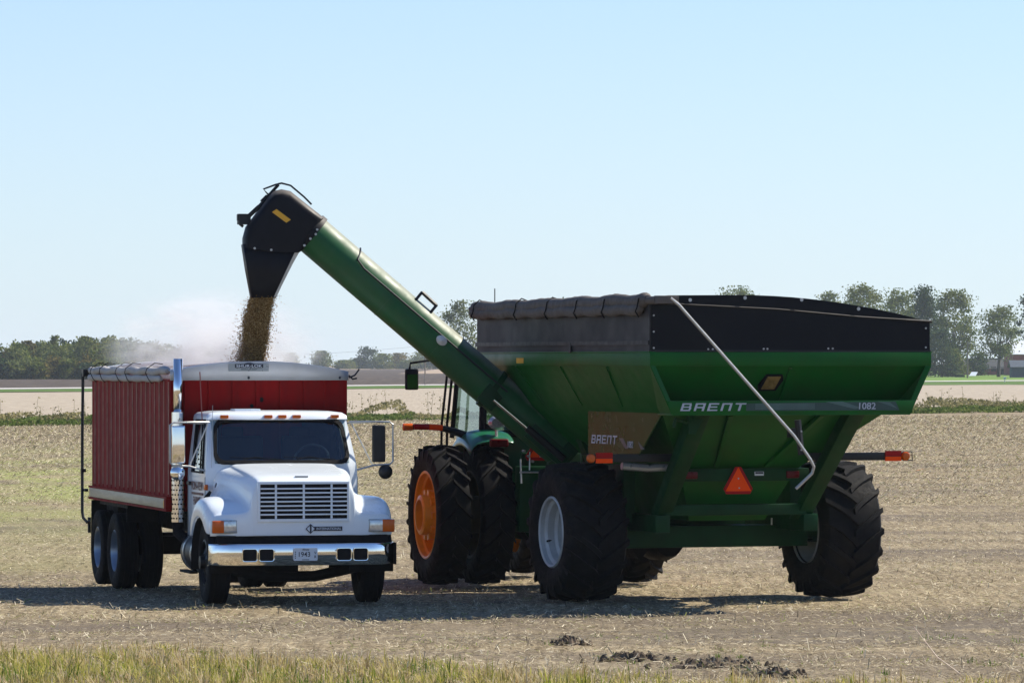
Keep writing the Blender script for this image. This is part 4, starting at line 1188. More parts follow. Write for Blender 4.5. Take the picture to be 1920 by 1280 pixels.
    for s in (1, -1):
        mb = MB(); mb.add([(a0 + .02, s * .795, 2.08), (a1, s * .795, 2.08), (a1 - .12, s * .735, 3.0), (a0 + .12, s * .735, 3.0)], [(0, 1, 2, 3)]); mb.build('cab_glass', M['tglass'], A)
    for x0, x1 in ((a0, a0 + .1), (a1, a1 - .12)):
        mb = MB(); mb.add([(x0, -.78, 2.08), (x0, .78, 2.08), (x1, .73, 3.0), (x1, -.73, 3.0)], [(0, 1, 2, 3)]); mb.build('cab_glass', M['tglass'], A)
    mb = MB(); mb.box((.62, 0, 2.1), (.5, .55, .2)); mb.box((.38, 0, 2.45), (.14, .52, .75)); mb.build('seat', M['seat'], A, bevel=.06, seg=3)
    mb = MB(); mb.tube([(1.25, 0, 1.9), (1.15, 0, 2.35)], .05); mb.tube([(1.15 + .1 * math.sin(t), .2 * math.cos(t), 2.36 + .1 * math.sin(t)) for t in [k * math.pi / 8 for k in range(17)]], .015, 6); mb.build('steering_wheel', M['mblack'], A)
    mb = MB(); mb.box((a0 - .02, .56, 2.42), (.02, .085, .36)); mb.build('reflector', M['smvred'], cf)
    mb = MB(); mb.box((a0 - .03, .70, 2.15), (.12, .18, .14)); mb.build('bracket', M['mblack'], cf)
    # handrail / exhaust uprights ahead of the cab on the left
    mb = MB(); mb.tube([(1.75, .86, 1.3), (1.72, .86, 2.2), (1.62, .80, 3.0)], .022, 6); mb.tube([(1.62, .98, 1.4), (1.60, .97, 2.2), (1.55, .9, 2.95)], .020, 6); build_each(mb, 'handrail', M['mblack'], A)
    # mirror on a long arm
    for s in (1, -1):
        mb = MB(); mb.tube([(1.65, s * .78, 3.05), (1.75, s * 1.1, 3.10), (1.80, s * 1.38, 3.06), (1.80, s * 1.39, 2.98)], .016, 6); br = mb.build('mirror_arm', M['mblack'], A)
        mb = MB(); mb.box((1.80, s * 1.36, 2.83), (.08, .19, .30)); mb.build('mirror_shell', M['mblack'], br, bevel=.03, seg=3)
        mb = MB(); mb.box((1.757, s * 1.36, 2.80), (.006, .15, .20)); mb.build('mirror_face', M['mirror'], br)
    # three point gear, valves and triangle at the back
    mb = MB(); mb.box((-.65, 0, 1.45), (.5, .75, .75)); mb.box((-.85, 0, .85), (.5, .5, .3)); mb.box((-.9, .32, 1.2), (.25, .5, .9)); mb.build('rear_housing', M['dgreen'], A, bevel=.03)
    mb = MB()
    for k in range(5): mb.cyl((-1.03, .52 - k * .06, 1.86 - .07 * (k % 3)), (-1.12, .52 - k * .06, 1.86 - .07 * (k % 3)), .018, n=8)
    mb.tube([(-1.06, .55, 1.42), (-1.05, .56, 1.75)], .012, 5); mb.tube([(-1.08, .58, 1.57), (-1.08, .0, 1.565)], .012, 5); mb.tube([(-1.08, .44, 1.6), (-1.06, .43, 1.85)], .010, 5)
    build_each(mb, 'hydraulic_coupler', M['steel'], A)
    mb = MB(); x = -1.06; mb.slab([(x, .21, 2.21), (x, .155, 2.21), (x, -.13, 1.79), (x, -.10, 1.73), (x, .465, 1.73), (x, .495, 1.79)], .012); st = mb.build('warning_triangle', M['smvred'], A)
    mb = MB(); mb.slab([(x - .01, .1825, 2.18), (x - .01, -.075, 1.775), (x - .01, .44, 1.775)], .006); mb.build('triangle_centre', M['smv'], st)
    mb = MB(); mb.tube([(-.4, -.5, .9), (-1.1, -.42, .55)], .05, 6); mb.tube([(-.4, .5, .9), (-1.1, .42, .55)], .05, 6); mb.box((-.75, 0, .55), (1.2, .12, .08)); build_each(mb, 'hitch_arm', M['black'], A)
    mb = MB(); mb.tube([(.3, .55, 3.2), (.3, .55, 4.1)], .008, 5); mb.build('aerial', M['black'], A)
    return A


TRUCK = build_truck()
CARTO, SPOUT_E = build_cart()
TRACTOR = build_tractor()


# ================================================================== LAND
def vnoise(x, y, s, seed):
    """cheap lattice noise, -1..1"""
    x = np.asarray(x) / s; y = np.asarray(y) / s
    xi = np.floor(x).astype(np.int64); yi = np.floor(y).astype(np.int64)
    fx = x - xi; fy = y - yi
    fx = fx * fx * (3 - 2 * fx); fy = fy * fy * (3 - 2 * fy)
    def h(a, b):
        q = (a * 374761393 + b * 668265263 + seed * 974711) & 0xffffffff
        q = ((q ^ (q >> 13)) * 1274126177) & 0xffffffff
        return ((q ^ (q >> 16)) & 0xffff) / 32767.5 - 1
    return (h(xi, yi) * (1 - fx) + h(xi + 1, yi) * fx) * (1 - fy) + (h(xi, yi + 1) * (1 - fx) + h(xi + 1, yi + 1) * fx) * fy


def surf_z(x, y):
    z = ground_z(x, y)
    near = np.clip((110 - np.asarray(y)) / 30, 0, 1)
    return z + near * (0.018 * vnoise(x, y, 1.1, 3) + 0.012 * vnoise(x, y, .35, 5)) - 0.02 * near


def field_material():
    m, nt, out = _new('stubble_field')
    b = nt.nodes.new('ShaderNodeBsdfPrincipled'); nt.links.new(b.outputs[0], out.inputs[0])
    b.inputs['Roughness'].default_value = 0.9; b.inputs['Specular IOR Level'].default_value = 0.15
    tc = nt.nodes.new('ShaderNodeTexCoord'); P = tc.outputs['Object']
    def mapped(s, loc=(0, 0, 0)):
        mp = nt.nodes.new('ShaderNodeMapping'); mp.inputs['Scale'].default_value = s; mp.inputs['Location'].default_value = loc
        nt.links.new(P, mp.inputs[0]); return mp.outputs[0]
    fine = _noise(nt, P, 9.0, 8, 0.7)
    r1 = _ramp(nt, [(0.30, (0.075, 0.060, 0.042)), (0.46, (0.28, 0.225, 0.142)), (0.60, (0.44, 0.36, 0.235)), (0.78, (0.60, 0.52, 0.36))])
    nt.links.new(fine.outputs[0], r1.inputs[0])
    mid = _noise(nt, mapped((9, .42, 1)), 1.0, 6, .75)
    rm = _ramp(nt, [(0.34, (0.55, 0.52, 0.47)), (0.52, (1.0, 1.0, 1.0)), (0.70, (1.35, 1.35, 1.30))]); nt.links.new(mid.outputs[0], rm.inputs[0])
    coarse = _noise(nt, mapped((.5, .5, .5)), 1.0, 6, .6)
    r2 = _ramp(nt, [(0.38, (0.80, 0.78, 0.76)), (0.62, (1.0, 1.0, 1.0))])
    nt.links.new(coarse.outputs[0], r2.inputs[0])
    c = _mix(nt, 1.0, r1.outputs[0], r2.outputs[0], 'MULTIPLY')
    c = _mix(nt, 1.0, c, rm.outputs[0], 'MULTIPLY')
    # long drifts of bare, trodden earth
    drift = _noise(nt, mapped((.05, .22, 1), (3.1, 0.4, 0)), 1.0, 5, .6)
    r3 = _ramp(nt, [(0.47, (0, 0, 0)), (0.63, (.85, .85, .85))]); nt.links.new(drift.outputs[0], r3.inputs[0])
    c = _mix(nt, r3.outputs[0], c, (0.15, 0.12, 0.09))
    # the worn headland at the edge of the field
    gr = nt.nodes.new('ShaderNodeTexGradient'); gr.gradient_type = 'SPHERICAL'
    mp = nt.nodes.new('ShaderNodeMapping'); mp.vector_type = 'TEXTURE'; mp.inputs['Location'].default_value = (5.5, 53.2, 0); mp.inputs['Scale'].default_value = (9, 2.6, 5)
    nt.links.new(P, mp.inputs[0]); nt.links.new(mp.outputs[0], gr.inputs[0])
    ml = nt.nodes.new('ShaderNodeMath'); ml.operation = 'MULTIPLY'; nt.links.new(gr.outputs['Fac'], ml.inputs[0])
    n3 = _noise(nt, mapped((.6, 1.6, 1)), 1.0, 6, .65); r4 = _ramp(nt, [(.35, (0, 0, 0)), (.6, (2.2, 2.2, 2.2))]); nt.links.new(n3.outputs[0], r4.inputs[0]); nt.links.new(r4.outputs[0], ml.inputs[1])
    cl = nt.nodes.new('ShaderNodeMath'); cl.operation = 'MINIMUM'; cl.inputs[1].default_value = .7; nt.links.new(ml.outputs[0], cl.inputs[0])
    c = _mix(nt, cl.outputs[0], c, (0.12, 0.10, 0.08))
    # green regrowth on the left of the field
    gr = nt.nodes.new('ShaderNodeTexGradient'); gr.gradient_type = 'SPHERICAL'
    mp = nt.nodes.new('ShaderNodeMapping'); mp.vector_type = 'TEXTURE'; mp.inputs['Location'].default_value = (-13, 120, 0); mp.inputs['Scale'].default_value = (12, 75, 50)
    nt.links.new(P, mp.inputs[0]); nt.links.new(mp.outputs[0], gr.inputs[0])
    n4 = _noise(nt, mapped((.35, .12, 1)), 1.0, 7, .65); r5 = _ramp(nt, [(.38, (0, 0, 0)), (.58, (1.3, 1.3, 1.3))]); nt.links.new(n4.outputs[0], r5.inputs[0])
    ml = nt.nodes.new('ShaderNodeMath'); ml.operation = 'MULTIPLY'; ml.use_clamp = True; nt.links.new(gr.outputs['Fac'], ml.inputs[0]); nt.links.new(r5.outputs[0], ml.inputs[1])
    c = _mix(nt, ml.outputs[0], c, (0.27, 0.28, 0.10))
    nt.links.new(c, b.inputs['Base Color'])
    bp = nt.nodes.new('ShaderNodeBump'); bp.inputs['Strength'].default_value = .9; bp.inputs['Distance'].default_value = .05
    nt.links.new(fine.outputs[0], bp.inputs['Height']); nt.links.new(bp.outputs[0], b.inputs['Normal'])
    return m


def flat_mat(name, stops, scale, stretch=(1, 1, 1), rough=.95):
    m, nt, out = _new(name)
    b = nt.nodes.new('ShaderNodeBsdfPrincipled'); nt.links.new(b.outputs[0], out.inputs[0])
    b.inputs['Roughness'].default_value = rough; b.inputs['Specular IOR Level'].default_value = .1
    tc = nt.nodes.new('ShaderNodeTexCoord'); mp = nt.nodes.new('ShaderNodeMapping'); mp.inputs['Scale'].default_value = stretch
    nt.links.new(tc.outputs['Object'], mp.inputs[0])
    n = _noise(nt, mp.outputs[0], scale, 8, .68); r = _ramp(nt, stops); nt.links.new(n.outputs[0], r.inputs[0]); nt.links.new(r.outputs[0], b.inputs['Base Color'])
    return m


ys = np.concatenate([np.arange(-40, 42, 6.0), np.arange(42, 78, .22), np.arange(78, 130, .8), np.geomspace(130, 4200, 70)])
rows = []
ncol = 121
vs = []
for y in ys:
    if 42 <= y < 130:
        u = np.linspace(-1, 1, ncol); x = 14.5 * u + (60 - 14.5) * np.sign(u) * np.clip((abs(u) - .9) / .1, 0, 1)
    else:
        x = np.linspace(-1, 1, ncol) * (60 if y < 42 else min(2150, max(200, 1.2 * y)))
    vs.append(np.stack([x, np.full(ncol, y), surf_z(x, np.full(ncol, y))], 1))
vs = np.concatenate(vs)
ny = len(ys)
ii, jj = np.meshgrid(np.arange(ny - 1), np.arange(ncol - 1), indexing='ij')
q = np.stack([ii * ncol + jj, ii * ncol + jj + 1, (ii + 1) * ncol + jj + 1, (ii + 1) * ncol + jj], -1).reshape(-1)
field = raw_mesh('ground', vs, q, 4, field_material(), smooth=True)
tag(field, kind='structure')


def line_at(pts, x):
    return np.interp(x, [p[0] for p in pts], [p[1] for p in pts])


ROAD = [(-400, -60), (-150, 335), (-55.7, 511), (-6.8, 602), (80, 732), (250, 985), (600, 1500)]
WEED = [(-120, 100), (-24, 222), (-8, 242), (25, 279), (90, 345), (220, 480)]


def strip(name, base, d0, d1, xs, z, mt, thick=0.0):
    xs = np.asarray(xs, float)
    xs = np.interp(np.linspace(0, 1, len(xs) * 5), np.linspace(0, 1, len(xs)), xs)
    y0 = line_at(base, xs) + (0 if name == 'road' else 2.5) * vnoise(xs, xs * 0, 7.0, 31) + 1.2 * vnoise(xs, xs * 0, 2.0, 32); a = np.stack([xs, y0 + (d0(xs) if callable(d0) else d0), np.full_like(xs, z)], 1); b = np.stack([xs, y0 + (d1(xs) if callable(d1) else d1), np.full_like(xs, z)], 1)
    v = np.concatenate([a, b]); n = len(xs); f = []
    for i in range(n - 1): f += [i, i + 1, n + i + 1, n + i]
    return tag(raw_mesh(name, v, f, 4, mt), kind='structure')


far_stub = flat_mat('far_stubble', [(.3, (.27, .225, .17)), (.5, (.36, .305, .235)), (.72, (.47, .41, .31))], 1.0, (5, .10, 1))
till = flat_mat('tilled_soil', [(.3, (.045, .035, .028)), (.55, (.085, .066, .052)), (.75, (.15, .12, .09))], 1.0, (.8, .03, 1))
tanf = flat_mat('tan_field', [(.3, (.27, .20, .14)), (.6, (.36, .28, .20)), (.8, (.42, .34, .25))], 1.0, (.03, .01, 1))
verge = flat_mat('verge_grass', [(.3, (.055, .10, .02)), (.6, (.10, .17, .035)), (.8, (.19, .22, .07))], 1.0, (.4, .2, 1))
lawn = flat_mat('lawn_grass', [(.3, (.09, .16, .03)), (.55, (.15, .24, .045)), (.8, (.22, .29, .07))], 1.0, (.06, .03, 1))
gravel = flat_mat('gravel_road', [(.3, (.42, .40, .37)), (.7, (.60, .58, .54))], 1.0, (1, 1, 1))

strip('far_field', WEED, 3, lambda x: line_at(ROAD, x) - line_at(WEED, x) - 60, np.linspace(-118, 215, 110), .03, far_stub)
strip('verge', ROAD, lambda x: -52 - .55 * np.clip(x, 0, 200) , 0, np.linspace(-260, 420, 150), .06, verge)
strip('road', ROAD, 0, 27, np.linspace(-260, 420, 150), .10, gravel)
strip('tilled_field', ROAD, 27, lambda x: np.where(x < -30, 1300, 620) + 0 * x, np.linspace(-300, 42, 60), .07, till)
strip('far_tan_field', ROAD, lambda x: np.where(x < -30, 1300, 620) + 0 * x, 1700, np.linspace(-300, 42, 60), .06, tanf)
strip('lawn', ROAD, 27, lambda x: 700 + 0 * x, np.linspace(43, 420, 90), .07, lawn)


# ------------------------------------------------------------------ leaf, blade and straw meshes
def leaf_quads(P, size, aspect=.6, flat=0.0):
    """one randomly turned quad per point"""
    n = len(P)
    a = rng.normal(size=(n, 3)); a[:, 2] *= (1 - flat); a /= np.linalg.norm(a, axis=1)[:, None]
    b = rng.normal(size=(n, 3)); b -= a * (a * b).sum(1)[:, None]; b /= np.linalg.norm(b, axis=1)[:, None]
    s = (np.asarray(size) * np.ones(n))[:, None] * .5
    v = np.stack([P - a * s, P + b * s * aspect, P + a * s, P - b * s * aspect], 1).reshape(-1, 3)
    return v, np.arange(4 * n)


LEAF = {
    'oak': island_mat('oak_leaves', [(0, (.055, .090, .020)), (.5, (.11, .155, .036)), (1, (.22, .235, .065))], .8, .35, (.35, (.20, .20, .05), .6)),
    'dark': island_mat('dark_leaves', [(0, (.026, .050, .022)), (.6, (.050, .085, .034)), (1, (.10, .13, .05))], .8, .2),
    'pale': island_mat('pale_leaves', [(0, (.09, .125, .038)), (.5, (.16, .195, .062)), (1, (.28, .29, .11))], .8, .4, (.4, (.07, .09, .03), .6)),
    'autumn': island_mat('turning_leaves', [(0, (.08, .085, .025)), (.5, (.16, .14, .04)), (1, (.28, .21, .06))], .8, .35),
}
BARK = pm('bark', (.060, .048, .038), .9, var=.3, vscale=3)


def tree(name, label, px, Y, H, Wd, mat_key, base=.28, clumps=120, per=62, leaf=.46, clump_r=.085, lean=0.0, conic=False, group='trees beyond the road', forks=5, seed=0, parts=True, dense=.0):
    r = np.random.default_rng(1000 + seed)
    px_x = wx(px, Y)
    root = empty(name, (px_x, Y, 0))
    tag(root, label, 'tree', group)
    cx = lean * H
    # clump centres inside an uneven envelope
    C_ = []
    lob = r.uniform(.72, 1.12, 9)
    while len(C_) < clumps:
        t = r.uniform(0, 1); a = r.uniform(0, 2 * math.pi)
        if conic:
            env = (1 - t) ** .8 * (.8 + .2 * math.sin(t * 40))
        else:
            env = max(.05, math.sin(math.pi * (.10 + .86 * t) ** .85)) ** .62
        k = lob[int(a / (2 * math.pi) * 9) % 9] * (1 - .25 * abs(math.sin(3 * t + a)))
        q = r.uniform(.1 if dense else .25, 1) ** (.5)
        rad = Wd / 2 * env * k * q
        C_.append((cx * (base + t * (1 - base)) + rad * math.cos(a), rad * math.sin(a), H * (base + (1 - base) * t * .97)))
    C_ = np.array(C_)
    rr = clump_r * Wd * r.uniform(.55, 1.25, clumps)
    P = np.concatenate([c + r.normal(size=(per, 3)) * np.array([1, 1, .62]) * s for c, s in zip(C_, rr)])
    P[:, 2] = np.clip(P[:, 2], .1, H * 1.03)
    v, f = leaf_quads(P, r.uniform(.6, 1.3, len(P)) * leaf, .75)
    crown = raw_mesh('crown', v, f, 4, LEAF[mat_key], root)
    mb = MB()
    tr = H * .020 + .06
    top = Vector((cx * .6, 0, H * (.92 if conic else .55)))
    mb.tube([(0, 0, -.1), (cx * .08, 0, H * base * .5), (cx * .3, .05, H * base), tuple(top)], [tr * 1.25, tr, tr * .8, tr * .25], 7)
    if not conic:
        idx = np.argsort(-np.hypot(C_[:, 0], C_[:, 1]))[:forks * 5:2]
        for i in idx:
            c = Vector(C_[i]); s0 = Vector((cx * .25, 0, H * r.uniform(base * .75, base + .2)))
            m_ = s0.lerp(c, .5) + Vector((0, 0, -.04 * H))
            mb.tube([s0, m_, c], [tr * .5, tr * .32, tr * .1], 5)
    mb.build('trunk', BARK, root, smooth=60)
    return root


def scale_px(Y): return FPX / Y
def hgt(top_row, Y): return CAMH + (HOR - top_row) * Y / FPX
def wid(pxw, Y): return pxw * Y / FPX


# right-hand group round the farm
YR = 960.0
def T_(name, label, px, top, w, key, Y=YR, **k):
    return tree(name, label, px, Y, hgt(top, Y), wid(w * 1.18, Y), key, **k)


T_('oak_tree', 'broad leafy tree rising just above the cart roof slope, leftmost of the farm trees', 1618, 534, 100, 'oak', Y=930, seed=1)
T_('oak_tree', 'rounded mid green tree in the middle of the clump behind the cart', 1690, 545, 95, 'oak', Y=985, seed=2)
T_('spruce_tree', 'dark pointed conifer standing among the leafy farm trees', 1733, 538, 92, 'dark', Y=940, conic=True, base=.05, clumps=170, per=55, leaf=.42, seed=3, dense=1)
T_('oak_tree', 'tall spreading tree with visible dark limbs left of the utility pole', 1788, 547, 98, 'oak', Y=960, seed=4, base=.24, forks=8)
T_('bushy_tree', 'low drooping bushy tree beside the end of the cart', 1765, 618, 62, 'dark', Y=925, base=.04, clumps=70, seed=5, dense=1, leaf=.42)
T_('bushy_tree', 'small rounded tree growing below the spreading tree', 1790, 655, 46, 'oak', Y=945, base=.05, clumps=45, seed=6, dense=1, leaf=.4)
T_('leaning_tree', 'slender open tree with a forked trunk in front of the red barn', 1872, 576, 86, 'pale', Y=935, base=.30, clumps=85, per=48, lean=.05, seed=7, forks=7)
T_('oak_tree', 'dark tree reaching in from the right edge of the picture', 1938, 548, 62, 'dark', Y=900, base=.45, clumps=42, seed=8)
T_('bushy_tree', 'dark shrubby tree between the utility pole and the leaning tree', 1833, 662, 44, 'dark', Y=1010, base=.05, clumps=40, seed=9, leaf=.4)
T_('oak_tree', 'tree whose top tips show over the middle of the cart tarp', 1382, 541, 110, 'oak', Y=1000, seed=10, clumps=90)
T_('oak_tree', 'tree whose crown shows over the right half of the cart roof', 1556, 550, 70, 'oak', Y=1020, seed=11, clumps=90)
T_('oak_tree', 'tree whose tips show above the rolled tarp of the cart', 1045, 562, 80, 'oak', Y=1000, seed=12, clumps=90)
T_('oak_tree', 'open leafy tree standing between the raised auger and the cart tarp', 862, 566, 86, 'pale', Y=900, seed=13, clumps=75, base=.2, per=50)
# middle distance, beyond the tan field
YM = 1900.0
g2 = 'trees along the far field edge'
for px, top, w, key, nm, lb, bs, sd in (
        (602, 659, 46, 'pale', 'open_tree', 'pale thin tree standing alone just right of the grain stream', .1, 21),
        (648, 676, 44, 'oak', 'bushy_tree', 'low bush at the left end of the far hedgerow', .02, 22),
        (690, 650, 50, 'dark', 'bushy_tree', 'tallest dark tree of the far hedgerow right of the truck', .02, 23),
        (718, 664, 44, 'oak', 'bushy_tree', 'mid green tree close against the tallest hedgerow tree', .02, 24),
        (746, 663, 44, 'autumn', 'bushy_tree', 'brownish rounded tree in the middle of the far hedgerow', .02, 25),
        (786, 660, 46, 'oak', 'bushy_tree', 'green tree behind the tractor mirror', .02, 26),
        (815, 664, 52, 'dark', 'bushy_tree', 'dark bush right of the tractor mirror under the auger', .02, 27),
        (545, 662, 30, 'pale', 'open_tree', 'faint tree in the dust beside the grain stream', .1, 28),
        (672, 672, 40, 'oak', 'bushy_tree', 'small green bush in front of the tallest hedgerow tree', .02, 29),
        (768, 676, 44, 'oak', 'bushy_tree', 'low green bush filling the gap left of the mirror', .02, 30),
        (850, 672, 52, 'oak', 'bushy_tree', 'low green bush half hidden by the auger tube', .02, 31)):
    tree(nm, lb, px, YM + (sd % 3) * 30, hgt(top, YM), wid(w, YM), key, base=bs, clumps=46, per=46, leaf=.75, group=g2, seed=sd, dense=1, clump_r=.12)

# the wood on the left: one far-off mass, with a few trees that stand out in front
Pw, Mi = [], []
r_ = np.random.default_rng(5)
for k in range(130):
    px = r_.uniform(-60, 420); Y = r_.uniform(812, 900)
    low = r_.random() < .3
    top = 642 + 7 * math.sin(px * .021 + 1) + r_.uniform(-8, 10) + max(0, (px - 260) * .06)
    if low: top = r_.uniform(668, 690); Y = r_.uniform(804, 815)
    H = hgt(top, Y); W = r_.uniform(3.2, 6.2) * (.7 if low else 1); X = wx(px, Y)
    kind = int(r_.choice(4, p=[.36, .30, .24, .10]))
    for c in range(30):
        t = r_.uniform(.05, 1); a = r_.uniform(0, 6.28)
        rad = W / 2 * max(.1, math.sin(math.pi * (.15 + .8 * t))) ** .6 * r_.uniform(.5, 1)
        Pw.append(np.array([X + rad * math.cos(a), Y + rad * math.sin(a), H * t * .96]) + r_.normal(size=(28, 3)) * np.array([.42, .42, .28])); Mi.append(np.full(28, kind))
Pw = np.concatenate(Pw); Pw[:, 2] = np.abs(Pw[:, 2]); Mi = np.concatenate(Mi)
v, f = leaf_quads(Pw, r_.uniform(.28, .6, len(Pw)), .8)
woods = raw_mesh('woods', v, f, 4, LEAF['oak'])
for kk in ('dark', 'pale', 'autumn'): woods.data.materials.append(LEAF[kk])
woods.data.polygons.foreach_set('material_index', Mi.astype(np.int32))
tag(woods, 'long green wood along the far edge of the dark field', 'wood', kind='stuff')
g3 = 'trees at the edge of the wood'
for px, top, w, key, lb, sd in ((30, 676, 46, 'pale', 'pale green rounded tree at the left edge, in front of the wood', 41), (70, 680, 50, 'oak', 'mid green bushy tree in front of the wood, next right of the pale one', 42),
                                (104, 629, 34, 'oak', 'tallest tree of the wood, poking above its skyline', 43), (52, 637, 40, 'autumn', 'yellowish tree crown at the top of the wood, left of the tallest', 44),
                                (160, 684, 44, 'dark', 'dark low tree at the foot of the wood left of the red truck', 45), (215, 672, 40, 'pale', 'light green tree in the wood behind the truck tarp roll', 46)):
    tree('woodland_tree', lb, px, 806 if top > 660 else 850, hgt(top, 806 if top > 660 else 850), wid(w, 806), key, base=.04, clumps=48, per=46, leaf=.42, group=g3, seed=sd, dense=1)

# ------------------------------------------------------------------ weeds on the field boundary
def weeds(name, label, x0, x1, n, hmax, key, seed, depth=(0, 14), lo=.0, stalk=False):
    r = np.random.default_rng(seed)
    x = r.uniform(x0, x1, n); d = r.uniform(depth[0], depth[1], n) * (1 + .3 * np.sin(x * .7))
    y = line_at(WEED, x) + d
    hh = hmax * (.45 + .35 * vnoise(x, y * 0, 2.2, seed) + .25 * vnoise(x, y * 0, .7, seed + 1)) .clip(.15, 1)
    z = hh * r.uniform(lo, 1, n) ** .8
    P = np.stack([x, y, z], 1)
    v, f = leaf_quads(P, r.uniform(.10, .26, n), .55)
    if stalk:   # tall dry stems with side leaves
        ns = 170; sx = r.uniform(x0, x1, ns); sy = line_at(WEED, sx) + r.uniform(2, 12, ns); sh = r.uniform(.7, 1.5, ns) * hmax
        vv, ff = [], []
        for k in range(ns):
            lean = r.uniform(-.12, .12) * sh[k]
            b = np.array([sx[k], sy[k], 0]); t = b + np.array([lean, 0, sh[k]]); w = .012
            o = len(vv); vv += [b - [w, 0, 0], b + [w, 0, 0], t + [w * .5, 0, 0], t - [w * .5, 0, 0]]; ff += [o, o + 1, o + 2, o + 3]
            m = 14
            q = b + (t - b) * r.uniform(.35, 1, m)[:, None] + r.normal(size=(m, 3)) * np.array([.10, .1, .05])
            lv, lf = leaf_quads(q, r.uniform(.06, .15, m), .6)
            o = len(vv); vv += list(lv); ff += list(lf + o)
        o = len(v); v = np.concatenate([v, np.array(vv)]); f = np.concatenate([f, np.array(ff) + o])
    return tag(raw_mesh(name, v, f, 4, WEEDM[key]), label, 'weeds', kind='stuff')


WEEDM = {'green': island_mat('weed_leaves', [(0, (.045, .080, .018)), (.5, (.10, .15, .035)), (1, (.21, .25, .08))], .8, .35),
         'dry': island_mat('dry_weed', [(0, (.13, .12, .05)), (.5, (.25, .225, .10)), (1, (.36, .31, .16))], .8, .3)}
weeds('weeds', 'dense green weeds in a strip across the field', -34, 40, 60000, .62, 'green', 61)
weeds('dry_weeds', 'tall dry stalks and seed heads above the green weed strip', -34, 40, 17000, 1.05, 'dry', 62, (1, 16), .5, True)

# ------------------------------------------------------------------ straw and stubble litter
n = 280000
u = rng.random(n)
Y0, Y1 = 44.0, 105.0
yy = (Y0 ** .4 + u * (Y1 ** .4 - Y0 ** .4)) ** 2.5
xx = rng.uniform(-1, 1, n) * (yy * .118 + 2.5)
keep = (vnoise(xx, yy, 1.3, 8) * .5 + vnoise(xx, yy, .4, 9) * .4 + rng.uniform(-.5, .8, n)) > -.10
worn = np.exp(-(((xx - 5.5) / 7) ** 2 + ((yy - 53.2) / 2.0) ** 2)); keep &= rng.random(n) > worn * .75
xx, yy = xx[keep], yy[keep]; n = len(xx)
L = rng.uniform(.022, .10, n) * (1 + .5 * (rng.random(n) < .04)); W = rng.uniform(.002, .005, n)
az = rng.uniform(0, math.pi, n); tilt = np.where(rng.random(n) < .05, rng.uniform(.4, 1.1, n), rng.uniform(-.3, .35, n))
d = np.stack([np.cos(az) * np.cos(tilt), np.sin(az) * np.cos(tilt), np.sin(tilt)], 1)
sd = np.stack([-np.sin(az), np.cos(az), rng.uniform(-.5, .5, n)], 1)
c = np.stack([xx, yy, surf_z(xx, yy) + .012 + np.abs(np.sin(tilt)) * L * .5 + rng.uniform(0, .025, n)], 1)
a = d * L[:, None] * .5; b = sd * W[:, None]
v = np.stack([c - a - b, c - a + b, c + a + b, c + a - b], 1).reshape(-1, 3)
straw_m = island_mat('straw', [(0, (.09, .073, .048)), (.35, (.29, .24, .155)), (.7, (.50, .425, .285)), (.93, (.78, .70, .52)), (.95, (.20, .22, .06)), (1, (.26, .30, .08))], .8, .2)
tag(raw_mesh('straw_litter', v, np.arange(4 * n), 4, straw_m), 'chopped pale straw littering the harvested field', 'straw', kind='stuff')


n = 170000
yy = (100 ** .3 + rng.random(n) * (262 ** .3 - 100 ** .3)) ** (1 / .3)
xx = rng.uniform(-1, 1, n) * (yy * .118 + 2)
yy = np.where(yy > line_at(WEED, xx) - 3, line_at(WEED, xx) - 3 - rng.uniform(0, 40, n), yy)
kp = rng.random(n) > .6 * np.exp(-(((xx + 14) / 9) ** 2 + ((yy - 120) / 60) ** 2)) * np.clip(.7 + .9 * vnoise(xx, yy * .3, 3.0, 44), 0, 1)
xx, yy = xx[kp], yy[kp]; n = len(xx)
L = rng.uniform(.04, .13, n) * yy / 130; W = rng.uniform(.004, .010, n) * yy / 130; az = rng.uniform(0, math.pi, n); tilt = rng.uniform(-.7, .8, n)
d = np.stack([np.cos(az) * np.cos(tilt), np.sin(az) * np.cos(tilt), np.sin(tilt)], 1); sd = np.stack([-np.sin(az) * .5, np.cos(az) * .5, rng.uniform(.3, 1, n)], 1)
c = np.stack([xx, yy, ground_z(xx, yy) + .02 + np.abs(np.sin(tilt)) * L * .5 + rng.uniform(0, .03, n)], 1)
a = d * L[:, None] * .5; b = sd * W[:, None]
v = np.stack([c - a - b, c - a + b, c + a + b, c + a - b], 1).reshape(-1, 3)
tag(raw_mesh('straw_litter', v, np.arange(4 * n), 4, straw_m), 'straw and stubble stretching from the machines to the weed strip', 'straw', kind='stuff')


